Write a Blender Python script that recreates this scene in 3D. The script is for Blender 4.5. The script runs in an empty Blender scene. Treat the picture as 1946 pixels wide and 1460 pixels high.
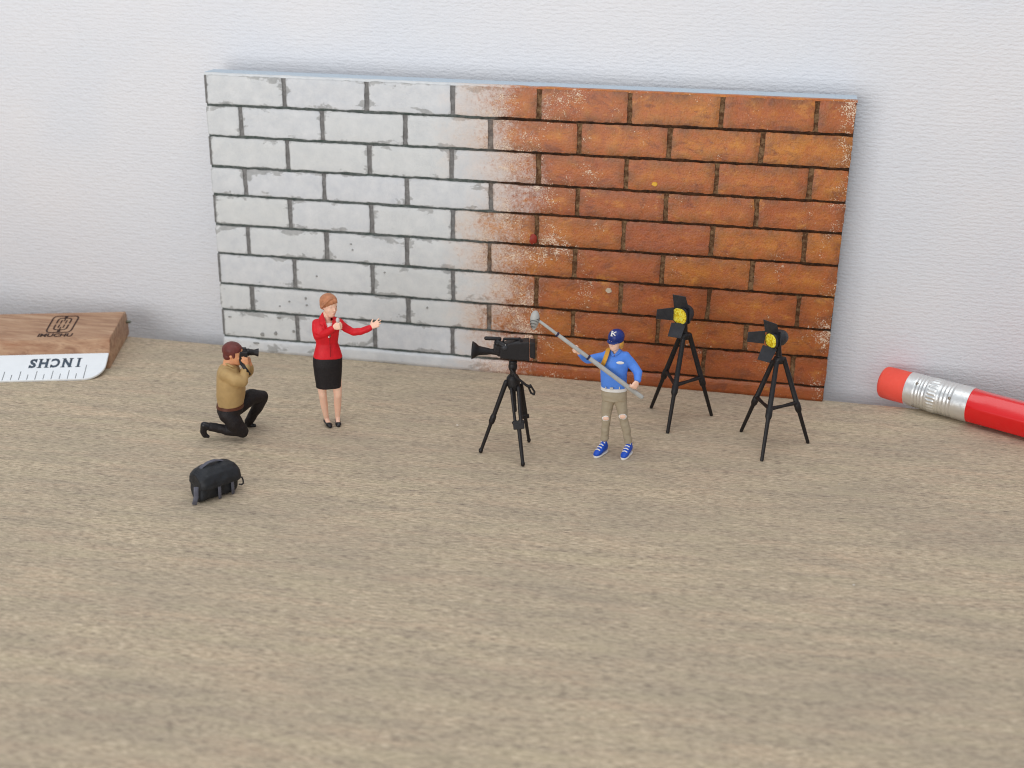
import bpy, bmesh, math, random
from mathutils import Vector, Matrix, noise
random.seed(7)
SC = bpy.context.scene
COL = SC.collection
V = Vector
R = math.radians

# ------------------------------------------------------------------ camera (1 unit = 1 cm)
CAM = V((9.703730660, -20.001461460, 7.732888777))
ROT = Matrix(((0.97792276, -0.08815272, 0.18946284),
              (0.20849681, 0.35084262, -0.91292855),
              (0.01400550, 0.93227601, 0.36147654)))
FPX = 2311.485
cd = bpy.data.cameras.new('camera'); cam = bpy.data.objects.new('camera', cd); COL.objects.link(cam)
cam.matrix_world = Matrix.Translation(CAM) @ ROT.to_4x4()
cd.sensor_width = 36; cd.lens = FPX / 1946 * 36
cd.clip_start = 0.1; cd.clip_end = 500
cd.dof.use_dof = True; cd.dof.focus_distance = 18.7; cd.dof.aperture_fstop = 0.36
SC.camera = cam
SC.cycles.pixel_filter_type = 'BLACKMAN_HARRIS'; SC.cycles.filter_width = 1.1

# ------------------------------------------------------------------ light
w = bpy.data.worlds.new('World'); SC.world = w; w.use_nodes = True
bg = w.node_tree.nodes['Background']
bg.inputs[0].default_value = (0.86, 0.92, 1.0, 1); bg.inputs[1].default_value = 0.55
def area(name, loc, target, sx, sy, power, col):
    l = bpy.data.lights.new(name, 'AREA'); l.shape = 'RECTANGLE'; l.size = sx; l.size_y = sy
    l.energy = power; l.color = col
    o = bpy.data.objects.new(name, l); COL.objects.link(o); o.location = loc
    o.rotation_euler = (V(target) - V(loc)).to_track_quat('-Z', 'Y').to_euler()
    return o
area('window_light', (-6, -44, 2.0), (6, 0, 2.2), 28, 32, 12000, (1.0, 0.99, 0.985))
area('ceiling_light', (8, -12, 42), (8, -4, 0), 34, 30, 6600, (0.95, 0.98, 1.0))
SC.view_settings.view_transform = 'Standard'; SC.view_settings.look = 'None'
SC.view_settings.exposure = -0.03; SC.view_settings.gamma = 1.0

# ------------------------------------------------------------------ helpers: pixels of the photo to points
def ray(x, y): return (ROT @ V(((x - 973) / FPX, -(y - 730) / FPX, -1))).normalized()
def floor_at(x, y, z=0.0):
    d = ray(x, y); return CAM + d * ((z - CAM.z) / d.z)
UP = V((0, 0, 1))

def tag(o, label=None, cat=None, group=None, kind=None):
    if label: o['label'] = label
    if cat: o['category'] = cat
    if group: o['group'] = group
    if kind: o['kind'] = kind
    return o
def thing(name, label, cat, loc=(0, 0, 0), group=None):
    o = bpy.data.objects.new(name, None); COL.objects.link(o); o.location = loc
    o.empty_display_size = 0.2
    return tag(o, label, cat, group)

class Frame:
    """A vertical plane through the point of contact, facing the camera; x, y are enlarged photo pixels, w is cm toward the camera."""
    def __init__(s, base_px, org, sc):
        s.base = floor_at(*base_px); s.org = org; s.sc = sc
        n = CAM - s.base; n.z = 0; s.N = n.normalized(); s.X = V((-s.N.y, s.N.x, 0))
        s.k = (s.base - CAM).dot(ROT @ V((0, 0, -1))) / FPX / sc
    def __call__(s, x, y, w=0.0):
        d = ray(s.org[0] + x / s.sc, s.org[1] + y / s.sc)
        q = s.base + s.N * w
        return CAM + d * ((q - CAM).dot(s.N) / d.dot(s.N)) - s.base
    def r(s, n): return n * s.k

# ------------------------------------------------------------------ helpers: shapes into a bmesh
def ring_loft(bm, rings, caps=True):
    vs = [[bm.verts.new(p) for p in r] for r in rings]
    n = len(vs[0])
    for a, b in zip(vs, vs[1:]):
        for i in range(n):
            j = (i + 1) % n
            bm.faces.new((a[i], a[j], b[j], b[i]))
    if caps:
        bm.faces.new(list(reversed(vs[0]))); bm.faces.new(vs[-1])
    return vs
def ellring(c, a, b, n=16, p=2.0):
    out = []
    for i in range(n):
        t = 2 * math.pi * i / n; ct, st = math.cos(t), math.sin(t)
        ex = 2.0 / p
        out.append(c + a * math.copysign(abs(ct) ** ex, ct) + b * math.copysign(abs(st) ** ex, st))
    return out
def sect(bm, ss, n=20, p=2.0):
    """ss: list of (centre, half-vector a, half-vector b): elliptical sections"""
    ring_loft(bm, [ellring(V(c), V(a), V(b), n, p) for c, a, b in ss])
def chain(bm, pts, n=12, hemi=True):
    """tube through (point, radius), rounded ends"""
    P = [V(p) for p, r in pts]; rr = [r for p, r in pts]
    T = []
    for i in range(len(P)):
        a = P[max(i - 1, 0)]; b = P[min(i + 1, len(P) - 1)]
        T.append((b - a).normalized())
    s = T[0].orthogonal().normalized(); rings = []
    S = []
    for t in T:
        s = (s - t * s.dot(t)).normalized(); S.append(s.copy())
    def rg(c, s, t, r): 
        return ellring(c, s * max(r, 1e-4), t.cross(s) * max(r, 1e-4), n)
    if hemi:
        for a in (80, 55, 28): rings.append(rg(P[0] - T[0] * rr[0] * math.sin(R(a)), S[0], T[0], rr[0] * math.cos(R(a))))
    for p, s, t, r in zip(P, S, T, rr): rings.append(rg(p, s, t, r))
    if hemi:
        for a in (28, 55, 80): rings.append(rg(P[-1] + T[-1] * rr[-1] * math.sin(R(a)), S[-1], T[-1], rr[-1] * math.cos(R(a))))
    ring_loft(bm, rings)
def limb(bm, pts, n=14):
    """chain with extra balls at the joints so bends stay full"""
    for (p, r), (q, s) in zip(pts, pts[1:]): chain(bm, [(p, r), (q, s)], n)
def ell(bm, c, a, b, d, n=16, m=10):
    rings = []
    for i in range(m + 1):
        t = math.pi * (i + 0.15) / (m + 0.3)
        rings.append(ellring(V(c) - V(d) * math.cos(t), V(a) * math.sin(t), V(b) * math.sin(t), n))
    ring_loft(bm, rings)
def hexa(bm, q):
    """box from eight corners: bottom four then top four"""
    v = [bm.verts.new(V(p)) for p in q]
    for f in ((3, 2, 1, 0), (4, 5, 6, 7), (0, 1, 5, 4), (1, 2, 6, 5), (2, 3, 7, 6), (3, 0, 4, 7)):
        bm.faces.new([v[i] for i in f])
    return v
def box(bm, c, a, b, d):
    c, a, b, d = V(c), V(a), V(b), V(d)
    hexa(bm, [c - a - b - d, c + a - b - d, c + a + b - d, c - a + b - d, c - a - b + d, c + a - b + d, c + a + b + d, c - a + b + d])
def slab(bm, pts, th):
    """polygon given thickness vector th"""
    th = V(th); a = [bm.verts.new(V(p)) for p in pts]; b = [bm.verts.new(V(p) + th) for p in pts]
    n = len(a); bm.faces.new(list(reversed(a))); bm.faces.new(b)
    for i in range(n): bm.faces.new((a[i], a[(i + 1) % n], b[(i + 1) % n], b[i]))

def finish(name, bm, mat, parent=None, smooth=True, angle=None, bevel=0, bseg=2):
    bmesh.ops.recalc_face_normals(bm, faces=bm.faces)
    me = bpy.data.meshes.new(name); bm.to_mesh(me); bm.free()
    o = bpy.data.objects.new(name, me); COL.objects.link(o); o.parent = parent
    me.materials.append(mat)
    if bevel:
        md = o.modifiers.new('bevel', 'BEVEL'); md.width = bevel; md.segments = bseg; md.limit_method = 'ANGLE'; md.angle_limit = R(35)
        bake(o)
    for p in o.data.polygons: p.use_smooth = smooth
    if smooth and angle:
        o.data.set_sharp_from_angle(angle=R(angle))
    return o
def bake(o):
    dg = bpy.context.evaluated_depsgraph_get(); dg.update()
    me = bpy.data.meshes.new_from_object(o.evaluated_get(dg)); o.modifiers.clear(); old = o.data; o.data = me; bpy.data.meshes.remove(old)
def fuse(name, bm, mat, parent=None, vox=0.011, it=4, wrinkle=0.0, wscale=6.0, cut=None, stretch=(1, 1, 1)):
    bmesh.ops.recalc_face_normals(bm, faces=bm.faces)
    me = bpy.data.meshes.new(name); bm.to_mesh(me); bm.free()
    o = bpy.data.objects.new(name, me); COL.objects.link(o); o.parent = parent
    me.materials.append(mat)
    md = o.modifiers.new('r', 'REMESH'); md.mode = 'VOXEL'; md.voxel_size = vox; md.adaptivity = 0
    if it:
        ms = o.modifiers.new('s', 'SMOOTH'); ms.factor = 0.5; ms.iterations = it
    bake(o); me = o.data
    if wrinkle:
        nr = [v.normal.copy() for v in me.vertices]
        for v, n in zip(me.vertices, nr):
            c = V((v.co.x * stretch[0], v.co.y * stretch[1], v.co.z * stretch[2])) * wscale
            v.co += n * wrinkle * (noise.noise(c) + 0.5 * noise.noise(c * 2.3 + V((7, 3, 1))))
    if cut:
        b2 = bmesh.new(); b2.from_mesh(me)
        dl = [f for f in b2.faces if cut(f.calc_center_median(), f.normal)]
        bmesh.ops.delete(b2, geom=dl, context='FACES'); b2.to_mesh(me); b2.free()
    if not me.materials: me.materials.append(mat)
    for p in me.polygons: p.use_smooth = True; p.material_index = 0
    return o

def hand(bm, wrist, d, nrm, size, curl=0.3, side=1, spread=0.12, thumb=0.6, tcurl=0.4):
    """d: direction of the palm, nrm: back of the hand, side: which side the thumb leaves"""
    d = V(d).normalized(); nrm = V(nrm); nrm = (nrm - d * nrm.dot(d)).normalized(); s = d.cross(nrm) * side
    pl = size * 0.50; pw = size * 0.24; pt = size * 0.085
    W = V(wrist)
    sect(bm, [(W, s * pw * 0.62, nrm * pt * 1.15), (W + d * pl * 0.45, s * pw * 0.95, nrm * pt * 1.2), (W + d * pl * 1.0, s * pw, nrm * pt)], 14, 2.6)
    L = (0.44, 0.50, 0.47, 0.38)
    for i in range(4):
        off = (0.78 - 0.52 * i)
        p = W + d * pl * (0.92 - 0.03 * abs(i - 1)) + s * pw * off
        fd = (d + s * spread * (1.5 - i) * 0.7).normalized(); pts = [(p - fd * size * 0.08, size * 0.062)]
        ang = 0
        cu = curl[i] if isinstance(curl, (list, tuple)) else curl
        for k, (ln, an) in enumerate(((0.46, 55), (0.31, 75), (0.23, 50))):
            ang += an * cu
            dd = fd * math.cos(R(ang)) - nrm * math.sin(R(ang))
            p = p + dd * size * L[i] * ln
            pts.append((p, size * (0.060 - 0.006 * k)))
        chain(bm, pts, 8)
    p = W + d * pl * 0.25 + s * pw * 0.6
    td = (d * (1 - thumb * 0.5) + s * thumb - nrm * 0.25).normalized(); pts = [(p, size * 0.08)]
    p = p + td * size * 0.2; pts.append((p, size * 0.068))
    td = (td + (d - s * tcurl - nrm * tcurl) * 0.6).normalized(); p = p + td * size * 0.2; pts.append((p, size * 0.056))
    chain(bm, pts, 8)

# ------------------------------------------------------------------ materials
def L(r, g=None, b=None, k=1.0):
    if g is None: g = b = r
    f = lambda c: ((c / 255 + 0.055) / 1.055) ** 2.4 if c > 10 else c / 255 / 12.92
    return (f(r) * k, f(g) * k, f(b) * k, 1)
class NT:
    def __init__(s, name):
        s.m = bpy.data.materials.new(name); s.m.use_nodes = True; s.t = s.m.node_tree; s.n = s.t.nodes
        s.b = s.n['Principled BSDF']
    def new(s, ty, **kw):
        n = s.n.new(ty)
        for k, v in kw.items(): setattr(n, k, v)
        return n
    def lk(s, a, b): s.t.links.new(a, b)
    def put(s, sock, v):
        if hasattr(v, 'is_output'): s.lk(v, sock)
        else: sock.default_value = v
    def coord(s, scale=(1, 1, 1), rot=(0, 0, 0), loc=(0, 0, 0)):
        tc = s.new('ShaderNodeTexCoord'); mp = s.new('ShaderNodeMapping')
        mp.inputs['Scale'].default_value = scale; mp.inputs['Rotation'].default_value = rot; mp.inputs['Location'].default_value = loc
        s.lk(tc.outputs['Object'], mp.inputs[0]); return mp.outputs[0]
    def noise(s, vec, scale=5, det=3, rough=0.55, dist=0):
        n = s.new('ShaderNodeTexNoise'); s.lk(vec, n.inputs['Vector'])
        n.inputs['Scale'].default_value = scale; n.inputs['Detail'].default_value = det
        n.inputs['Roughness'].default_value = rough; n.inputs['Distortion'].default_value = dist
        return n.outputs['Fac']
    def ramp(s, fac, stops, interp='LINEAR'):
        r = s.new('ShaderNodeValToRGB'); s.lk(fac, r.inputs[0]); cr = r.color_ramp; cr.interpolation = interp
        while len(cr.elements) < len(stops): cr.elements.new(0.5)
        for e, (p, c) in zip(cr.elements, stops):
            e.position = p; e.color = c if isinstance(c, (tuple, list)) else (c, c, c, 1)
        return r.outputs[0]
    def mix(s, f, a, b, mode='MIX'):
        n = s.new('ShaderNodeMix', data_type='RGBA', blend_type=mode)
        s.put(n.inputs[0], f); s.put(n.inputs[6], a); s.put(n.inputs[7], b); return n.outputs[2]
    def math(s, op, a, b=0.0, c=0.0, clamp=False):
        n = s.new('ShaderNodeMath', operation=op, use_clamp=clamp)
        s.put(n.inputs[0], a); s.put(n.inputs[1], b); s.put(n.inputs[2], c); return n.outputs[0]
    def xyz(s, vec):
        n = s.new('ShaderNodeSeparateXYZ'); s.lk(vec, n.inputs[0]); return n.outputs
    def bump(s, h, strength=0.3, dist=0.01, prev=None):
        n = s.new('ShaderNodeBump'); n.inputs['Strength'].default_value = strength; n.inputs['Distance'].default_value = dist
        s.lk(h, n.inputs['Height'])
        if prev: s.lk(prev, n.inputs['Normal'])
        return n.outputs[0]
    def attr(s, name):
        n = s.new('ShaderNodeAttribute', attribute_name=name); return n.outputs['Fac']

def paint(name, col, rough=0.6, var=0.18, scale=12, bump=0.25, spec=0.4, metal=0.0, coat=0.0, sss=0.0):
    t = NT(name); c = t.coord()
    n1 = t.noise(c, scale, 4); n2 = t.noise(c, scale * 6, 2)
    dark = tuple(x * (1 - var) for x in col[:3]) + (1,); lite = tuple(min(x * (1 + var), 1) for x in col[:3]) + (1,)
    cc = t.ramp(n1, [(0.3, dark), (0.7, lite)])
    t.put(t.b.inputs['Base Color'], cc)
    rr = t.ramp(n2, [(0.3, rough * 0.85), (0.7, min(rough * 1.15, 1))]); t.put(t.b.inputs['Roughness'], rr)
    t.b.inputs['Specular IOR Level'].default_value = spec; t.b.inputs['Metallic'].default_value = metal
    t.b.inputs['Coat Weight'].default_value = coat
    if sss:
        t.b.inputs['Subsurface Weight'].default_value = sss; t.b.inputs['Subsurface Scale'].default_value = 0.05
        t.b.inputs['Subsurface Radius'].default_value = (1, 0.4, 0.25)
    if bump: t.put(t.b.inputs['Normal'], t.bump(n2, bump, 0.006))
    return t.m

SKIN = paint('skin_paint', L(246, 200, 174), 0.55, 0.06, 9, 0.1, sss=0.15)
SKIN2 = paint('skin_paint_tanned', L(226, 160, 116), 0.55, 0.08, 9, 0.1, sss=0.15)
RED = paint('red_jacket_paint', L(214, 16, 32), 0.55, 0.12, 8, 0.3)
BLACK = paint('black_paint', L(24, 20, 22), 0.5, 0.3, 10, 0.3)
SKIRT = paint('black_skirt_paint', L(24, 18, 20), 0.65, 0.25, 8, 0.3)
SHOE = paint('glossy_black_paint', L(26, 24, 26), 0.3, 0.2, 8, 0.1)
WHITE = paint('white_paint', L(232, 228, 222), 0.55, 0.04)
GREY = paint('grey_paint', L(174, 173, 168), 0.5, 0.08)
MIC = paint('light_grey_paint', L(205, 200, 196), 0.45, 0.05)
HAIR = paint('copper_hair_paint', L(184, 122, 86), 0.5, 0.25, 14, 0.5)
HAIR2 = paint('dark_auburn_hair_paint', L(104, 48, 42), 0.5, 0.2, 14, 0.5)
BLOND = paint('blond_hair_paint', L(212, 156, 62), 0.5, 0.2, 14, 0.5)
TANSH = paint('tan_shirt_paint', L(180, 148, 98), 0.65, 0.12, 6, 0.3)
TROU = paint('dark_trousers_paint', L(25, 17, 17), 0.65, 0.25, 8, 0.3)
BELTB = paint('brown_belt_paint', L(92, 48, 30), 0.5, 0.2)
BLUE = paint('blue_shirt_paint', L(84, 138, 228), 0.6, 0.07, 6, 0.3)
NAVY = paint('navy_cap_paint', L(18, 40, 110), 0.4, 0.25, 8, 0.3)
SHOEB = paint('blue_shoe_paint', L(22, 78, 190), 0.45, 0.1)
KHAKI = paint('khaki_trousers_paint', L(170, 156, 132), 0.65, 0.06, 6, 0.25)
OCHRE = paint('ochre_strap_paint', L(206, 150, 52), 0.55, 0.1)
GUN = paint('dark_tripod_paint', L(26, 22, 23), 0.5, 0.25, 10, 0.2)
GUN2 = paint('dark_lamp_paint', L(46, 46, 50), 0.5, 0.25, 10, 0.2)
STRAPG = paint('grey_strap_paint', L(88, 88, 98), 0.5, 0.2)
BAGM = paint('black_bag_paint', L(32, 34, 38), 0.55, 0.35, 9, 0.4)

# ------------------------------------------------------------------ setting: wooden table top
def floor_mat():
    t = NT('weathered_wood'); c0 = t.coord(rot=(0, 0, R(-6)))
    def st(sx, sy, loc=(0, 0, 0)):
        m1 = t.coord(rot=(0, 0, R(-3.5))); m2 = t.new('ShaderNodeMapping'); t.lk(m1, m2.inputs[0])
        m2.inputs['Scale'].default_value = (sx, sy, 1); m2.inputs['Location'].default_value = loc; return m2.outputs[0]
    big = t.noise(st(0.30, 0.7), 1.0, 4, 0.6)
    mid = t.noise(st(0.55, 4.6, (3, 8, 0)), 1.0, 5, 0.70, 0.4)
    fine = t.noise(st(3.2, 44, (5, 2, 0)), 1.0, 5, 0.74, 0.15)
    grain = t.noise(st(9.0, 70, (2, 7, 0)), 1.0, 3, 0.7)
    dash = t.noise(st(6.5, 62, (1, 9, 0)), 1.0, 3, 0.65, 0.1)
    hue = t.noise(st(0.6, 3.6, (12, 4, 0)), 1.0, 5, 0.72)
    base = t.ramp(fine, [(0.30, L(140, 125, 105)), (0.44, L(186, 167, 140)), (0.55, L(208, 188, 158)), (0.70, L(236, 216, 184))])
    base = t.mix(t.ramp(grain, [(0.38, 0.8), (0.49, 0.0)]), base, L(134, 118, 103))
    base = t.mix(t.ramp(grain, [(0.51, 0.0), (0.62, 0.7)]), base, L(238, 219, 190))
    base = t.mix(t.ramp(mid, [(0.42, 0.0), (0.68, 0.42)]), base, L(166, 152, 136))
    base = t.mix(t.ramp(hue, [(0.36, 0.30), (0.5, 0.0)]), base, L(196, 184, 150))
    base = t.mix(t.ramp(hue, [(0.52, 0.0), (0.70, 0.34)]), base, L(222, 186, 156))
    base = t.mix(t.ramp(big, [(0.38, 0.0), (0.66, 0.38)]), base, L(164, 151, 134))
    pores = t.math('MULTIPLY', t.ramp(dash, [(0.52, 0.0), (0.64, 1.0)]), t.ramp(mid, [(0.40, 0.15), (0.62, 0.85)]))
    base = t.mix(pores, base, L(118, 105, 94))
    vo = t.new('ShaderNodeTexVoronoi', feature='F1'); t.lk(st(0.8, 0.9, (0.3, 0.4, 0)), vo.inputs['Vector']); vo.inputs['Scale'].default_value = 1.0
    speck = t.ramp(vo.outputs['Distance'], [(0.011, 1.0), (0.018, 0.0)])
    base = t.mix(speck, base, L(236, 232, 222))
    t.put(t.b.inputs['Base Color'], base); t.b.inputs['Roughness'].default_value = 0.72; t.b.inputs['Specular IOR Level'].default_value = 0.25
    h = t.math('SUBTRACT', fine, t.math('MULTIPLY', pores, 0.6))
    t.put(t.b.inputs['Normal'], t.bump(h, 0.5, 0.012))
    return t.m
bm = bmesh.new()
hexa(bm, [(-32, -15, -1.2), (46, -15, -1.2), (46, -0.25, -1.2), (-32, 0.48, -1.2), (-32, -15, 0), (46, -15, 0), (46, -0.25, 0), (-32, 0.48, 0)])
o = finish('floor', bm, floor_mat(), smooth=False)
tag(o, 'weathered tan wooden surface under all the miniatures', 'floor', kind='structure')

# ------------------------------------------------------------------ setting: embossed paper wall, leaning back a little
def wall_y(x, z):
    return 0.82 - 0.0062 * x
def wall_mat():
    t = NT('embossed_paper')
    c = t.coord(scale=(1, 1, 1))
    wv = t.new('ShaderNodeTexWave', wave_type='BANDS', bands_direction='Z', wave_profile='SIN')
    t.lk(c, wv.inputs['Vector']); wv.inputs['Scale'].default_value = 4.9; wv.inputs['Distortion'].default_value = 5.5
    wv.inputs['Detail'].default_value = 2; wv.inputs['Detail Scale'].default_value = 2.2; wv.inputs['Detail Roughness'].default_value = 0.6
    n = t.noise(t.coord(scale=(8, 8, 16)), 1.0, 4, 0.65)
    n2 = t.noise(t.coord(scale=(0.5, 1, 0.5)), 1.0, 2, 0.5)
    col = t.mix(t.ramp(n2, [(0.35, 0.0), (0.65, 1.0)]), L(225, 225, 228), L(229, 227, 228))
    t.put(t.b.inputs['Base Color'], col); t.b.inputs['Roughness'].default_value = 0.85; t.b.inputs['Specular IOR Level'].default_value = 0.2
    h = t.math('ADD', t.math('MULTIPLY', wv.outputs['Fac'], 0.20), t.math('MULTIPLY', n, 1.5))
    t.put(t.b.inputs['Normal'], t.bump(h, 0.6, 0.024))
    return t.m
bm = bmesh.new(); NX, NZ = 60, 26; g = []
for j in range(NZ + 1):
    z = -1.2 + 18 * (j / NZ); row = []
    for i in range(NX + 1):
        x = -32 + 78 * i / NX; row.append((bm.verts.new((x, wall_y(x, z), z)), bm.verts.new((x, wall_y(x, z) + 0.5, z))))
    g.append(row)
for j in range(NZ):
    for i in range(NX):
        a, b, c_, d = g[j][i], g[j][i + 1], g[j + 1][i + 1], g[j + 1][i]
        bm.faces.new((a[0], b[0], c_[0], d[0])); bm.faces.new((d[1], c_[1], b[1], a[1]))
for i in range(NX):
    for j in (0, NZ): a, b = g[j][i], g[j][i + 1]; bm.faces.new((a[0], b[0], b[1], a[1]))
for j in range(NZ):
    for i in (0, NX): a, b = g[j][i], g[j + 1][i]; bm.faces.new((a[0], b[0], b[1], a[1]))
o = finish('wall', bm, wall_mat(), angle=40)
tag(o, 'white embossed paper wall standing behind the brick panel', 'wall', kind='structure')

# ------------------------------------------------------------------ brick panel
PW, PH = 11.0, 5.08
def brick_mat():
    t = NT('painted_brick'); c = t.coord(); X, Y, Z = t.xyz(c)
    tint = t.attr('tint'); edge = t.attr('edge'); shift = t.attr('shift')
    nlow = t.noise(c, 1.3, 3, 0.6); nmid = t.noise(c, 4.5, 4, 0.65); nf = t.noise(c, 26, 3, 0.7); nff = t.noise(c, 48, 2, 0.6)
    nb0 = t.noise(c, 12, 3, 0.6)
    # orange side
    hue = t.math('ADD', t.math('ADD', t.math('MULTIPLY', tint, 0.22), 0.14), t.math('MULTIPLY', nmid, 0.72))
    org = t.ramp(hue, [(0.25, L(136, 72, 42)), (0.42, L(172, 92, 46)), (0.58, L(190, 108, 44)), (0.75, L(206, 132, 46)), (0.9, L(186, 106, 60))])
    lowd = t.ramp(nlow, [(0.35, 0.45), (0.6, 0.0)])
    org = t.mix(lowd, org, L(164, 80, 42))
    org = t.mix(t.math('MULTIPLY', t.ramp(edge, [(0.0, 0.75), (0.22, 0.0)]), t.ramp(nmid, [(0.35, 0.0), (0.6, 1.0)])), org, L(98, 60, 40))
    org = t.mix(t.ramp(t.noise(t.coord(scale=(3, 1, 9)), 2.6, 5, 0.75), [(0.52, 0.0), (0.70, 0.6)]), org, L(116, 60, 30))
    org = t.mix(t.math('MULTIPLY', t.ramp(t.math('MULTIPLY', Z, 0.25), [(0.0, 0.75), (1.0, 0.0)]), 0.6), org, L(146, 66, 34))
    st1 = t.noise(t.coord(scale=(1, 1, 1.6), loc=(3, 0, 7)), 2.4, 5, 0.72, 0.5)
    org = t.mix(t.ramp(st1, [(0.54, 0.0), (0.66, 0.62)]), org, L(112, 60, 40))
    org = t.mix(t.ramp(st1, [(0.30, 0.55), (0.42, 0.0)]), org, L(214, 142, 56))
    org = t.mix(t.ramp(nff, [(0.30, 0.5), (0.42, 0.0)]), org, L(122, 62, 34))
    # white side
    wht = t.ramp(nmid, [(0.3, L(202, 204, 208)), (0.5, L(212, 213, 215)), (0.7, L(221, 221, 222))])
    wht = t.mix(t.math('MULTIPLY', tint, 0.35), wht, L(214, 214, 204))
    gp = t.noise(t.coord(scale=(1, 1, 2.2)), 1.7, 5, 0.62, 0.3)
    reach = t.math('MULTIPLY', t.math('SUBTRACT', gp, 0.53), 0.80)          # how far a smear of mortar creeps over the edge
    reach = t.math('ADD', reach, t.math('MULTIPLY', t.math('SUBTRACT', nb0, 0.5), 0.10))
    gmask = t.ramp(t.math('ADD', t.math('SUBTRACT', reach, edge), 0.5), [(0.482, 0.0), (0.515, 1.0)])
    wht = t.mix(t.math('MULTIPLY', gmask, 0.75), wht, t.ramp(nmid, [(0.35, L(138, 138, 136)), (0.6, L(166, 165, 162))]))
    wht = t.mix(t.math('MULTIPLY', t.ramp(edge, [(0.0, 0.35), (0.025, 0.0)]), 1.0), wht, L(140, 140, 138))
    sp = t.new('ShaderNodeTexVoronoi', feature='F1'); t.lk(c, sp.inputs['Vector']); sp.inputs['Scale'].default_value = 1.4
    wht = t.mix(t.math('MULTIPLY', t.ramp(sp.outputs['Distance'], [(0.02, 0.7), (0.04, 0.0)]), t.ramp(nlow, [(0.52, 0.0), (0.56, 1.0)])), wht, L(140, 138, 134))
    # orange stain showing in the white close to the join
    xs = t.math('ADD', X, shift)
    xs = t.math('ADD', xs, t.math('MULTIPLY', t.math('SUBTRACT', nlow, 0.5), 1.1))
    xs = t.math('ADD', xs, t.math('MULTIPLY', t.math('SUBTRACT', nmid, 0.5), 0.8))
    nb = t.noise(c, 15, 4, 0.75, 0.4)
    xn = t.math('ADD', xs, t.math('MULTIPLY', t.math('SUBTRACT', nb, 0.5), 2.6))
    def sm(v, a, b):
        m = t.new('ShaderNodeMapRange', interpolation_type='SMOOTHSTEP'); t.lk(v, m.inputs[0]); m.inputs[1].default_value = a; m.inputs[2].default_value = b; return m.outputs[0]
    wht = t.mix(t.math('MULTIPLY', sm(xs, 4.3, 5.3), 0.35), wht, L(214, 160, 112))
    fac = sm(xn, 4.85, 6.0)
    # orange side: white sponge specks thinning rightward, plus glossy sparkle painted in as cream
    clus = t.noise(t.coord(loc=(4, 0, 9)), 1.9, 3, 0.6)
    dens = t.math('ADD', t.math('MULTIPLY', sm(xs, 7.8, 5.0), 0.13), t.math('MULTIPLY', t.math('SUBTRACT', clus, 0.47), 0.52))
    dens = t.math('ADD', dens, t.math('MULTIPLY', sm(X, 10.4, 10.95), 0.085))
    spk = sm(t.math('ADD', t.math('ADD', t.math('MULTIPLY', nff, 0.55), t.math('MULTIPLY', nb, 0.45)), dens), 0.665, 0.72)
    orgw = t.mix(t.math('MULTIPLY', spk, 0.8), org, L(240, 218, 192))
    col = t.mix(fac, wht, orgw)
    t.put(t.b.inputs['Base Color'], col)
    t.put(t.b.inputs['Roughness'], t.mix(fac, (0.62, 0.62, 0.62, 1), (0.36, 0.36, 0.36, 1))); t.put(t.b.inputs['Coat Weight'], t.math('MULTIPLY', fac, 0.12)); t.put(t.b.inputs['Coat Roughness'], t.ramp(spk, [(0.0, 0.3), (1.0, 0.12)]))
    t.b.inputs['Specular IOR Level'].default_value = 0.4
    h = t.math('ADD', t.math('MULTIPLY', nmid, 0.9), t.math('ADD', t.math('MULTIPLY', nf, 0.6), t.math('MULTIPLY', spk, 0.5)))
    h = t.math('MULTIPLY', h, t.math('ADD', t.math('MULTIPLY', fac, 1.6), 0.7))
    t.put(t.b.inputs['Normal'], t.bump(h, 0.34, 0.022))
    return t.m
def mortar_mat(name, lc, rc, lc2, rc2):
    t = NT(name); c = t.coord(); X, Y, Z = t.xyz(c)
    n = t.noise(c, 11, 5, 0.8); nl = t.noise(c, 1.5, 2)
    xs = t.math('ADD', X, t.math('MULTIPLY', t.math('SUBTRACT', nl, 0.5), 1.6))
    m = t.new('ShaderNodeMapRange', interpolation_type='SMOOTHSTEP'); t.lk(xs, m.inputs[0]); m.inputs[1].default_value = 4.7; m.inputs[2].default_value = 5.5
    a = t.ramp(n, [(0.4, lc), (0.65, lc2)]); b = t.ramp(n, [(0.42, rc), (0.66, rc2)])
    t.put(t.b.inputs['Base Color'], t.mix(m.outputs[0], a, b)); t.b.inputs['Roughness'].default_value = 0.75; t.b.inputs['Specular IOR Level'].default_value = 0.2
    t.put(t.b.inputs['Normal'], t.bump(n, 0.6, 0.02)); return t.m
panel = thing('brick_panel', 'miniature brick wall panel, whitewashed left half and orange brown right half', 'brick panel', (0, 0, 0))
zj = [5.05, 4.53, 3.99, 3.45, 2.945, 2.40, 1.86, 1.285, 0.79, 0.265]
odd = [1.49 + 1.487 * i for i in range(7)]; even = [0.655 + 1.491 * i for i in range(7)]
bv, bf, at_t, at_e, at_s = [], [], [], [], []
HG, VG = 0.023, 0.040          # half gaps
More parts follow.
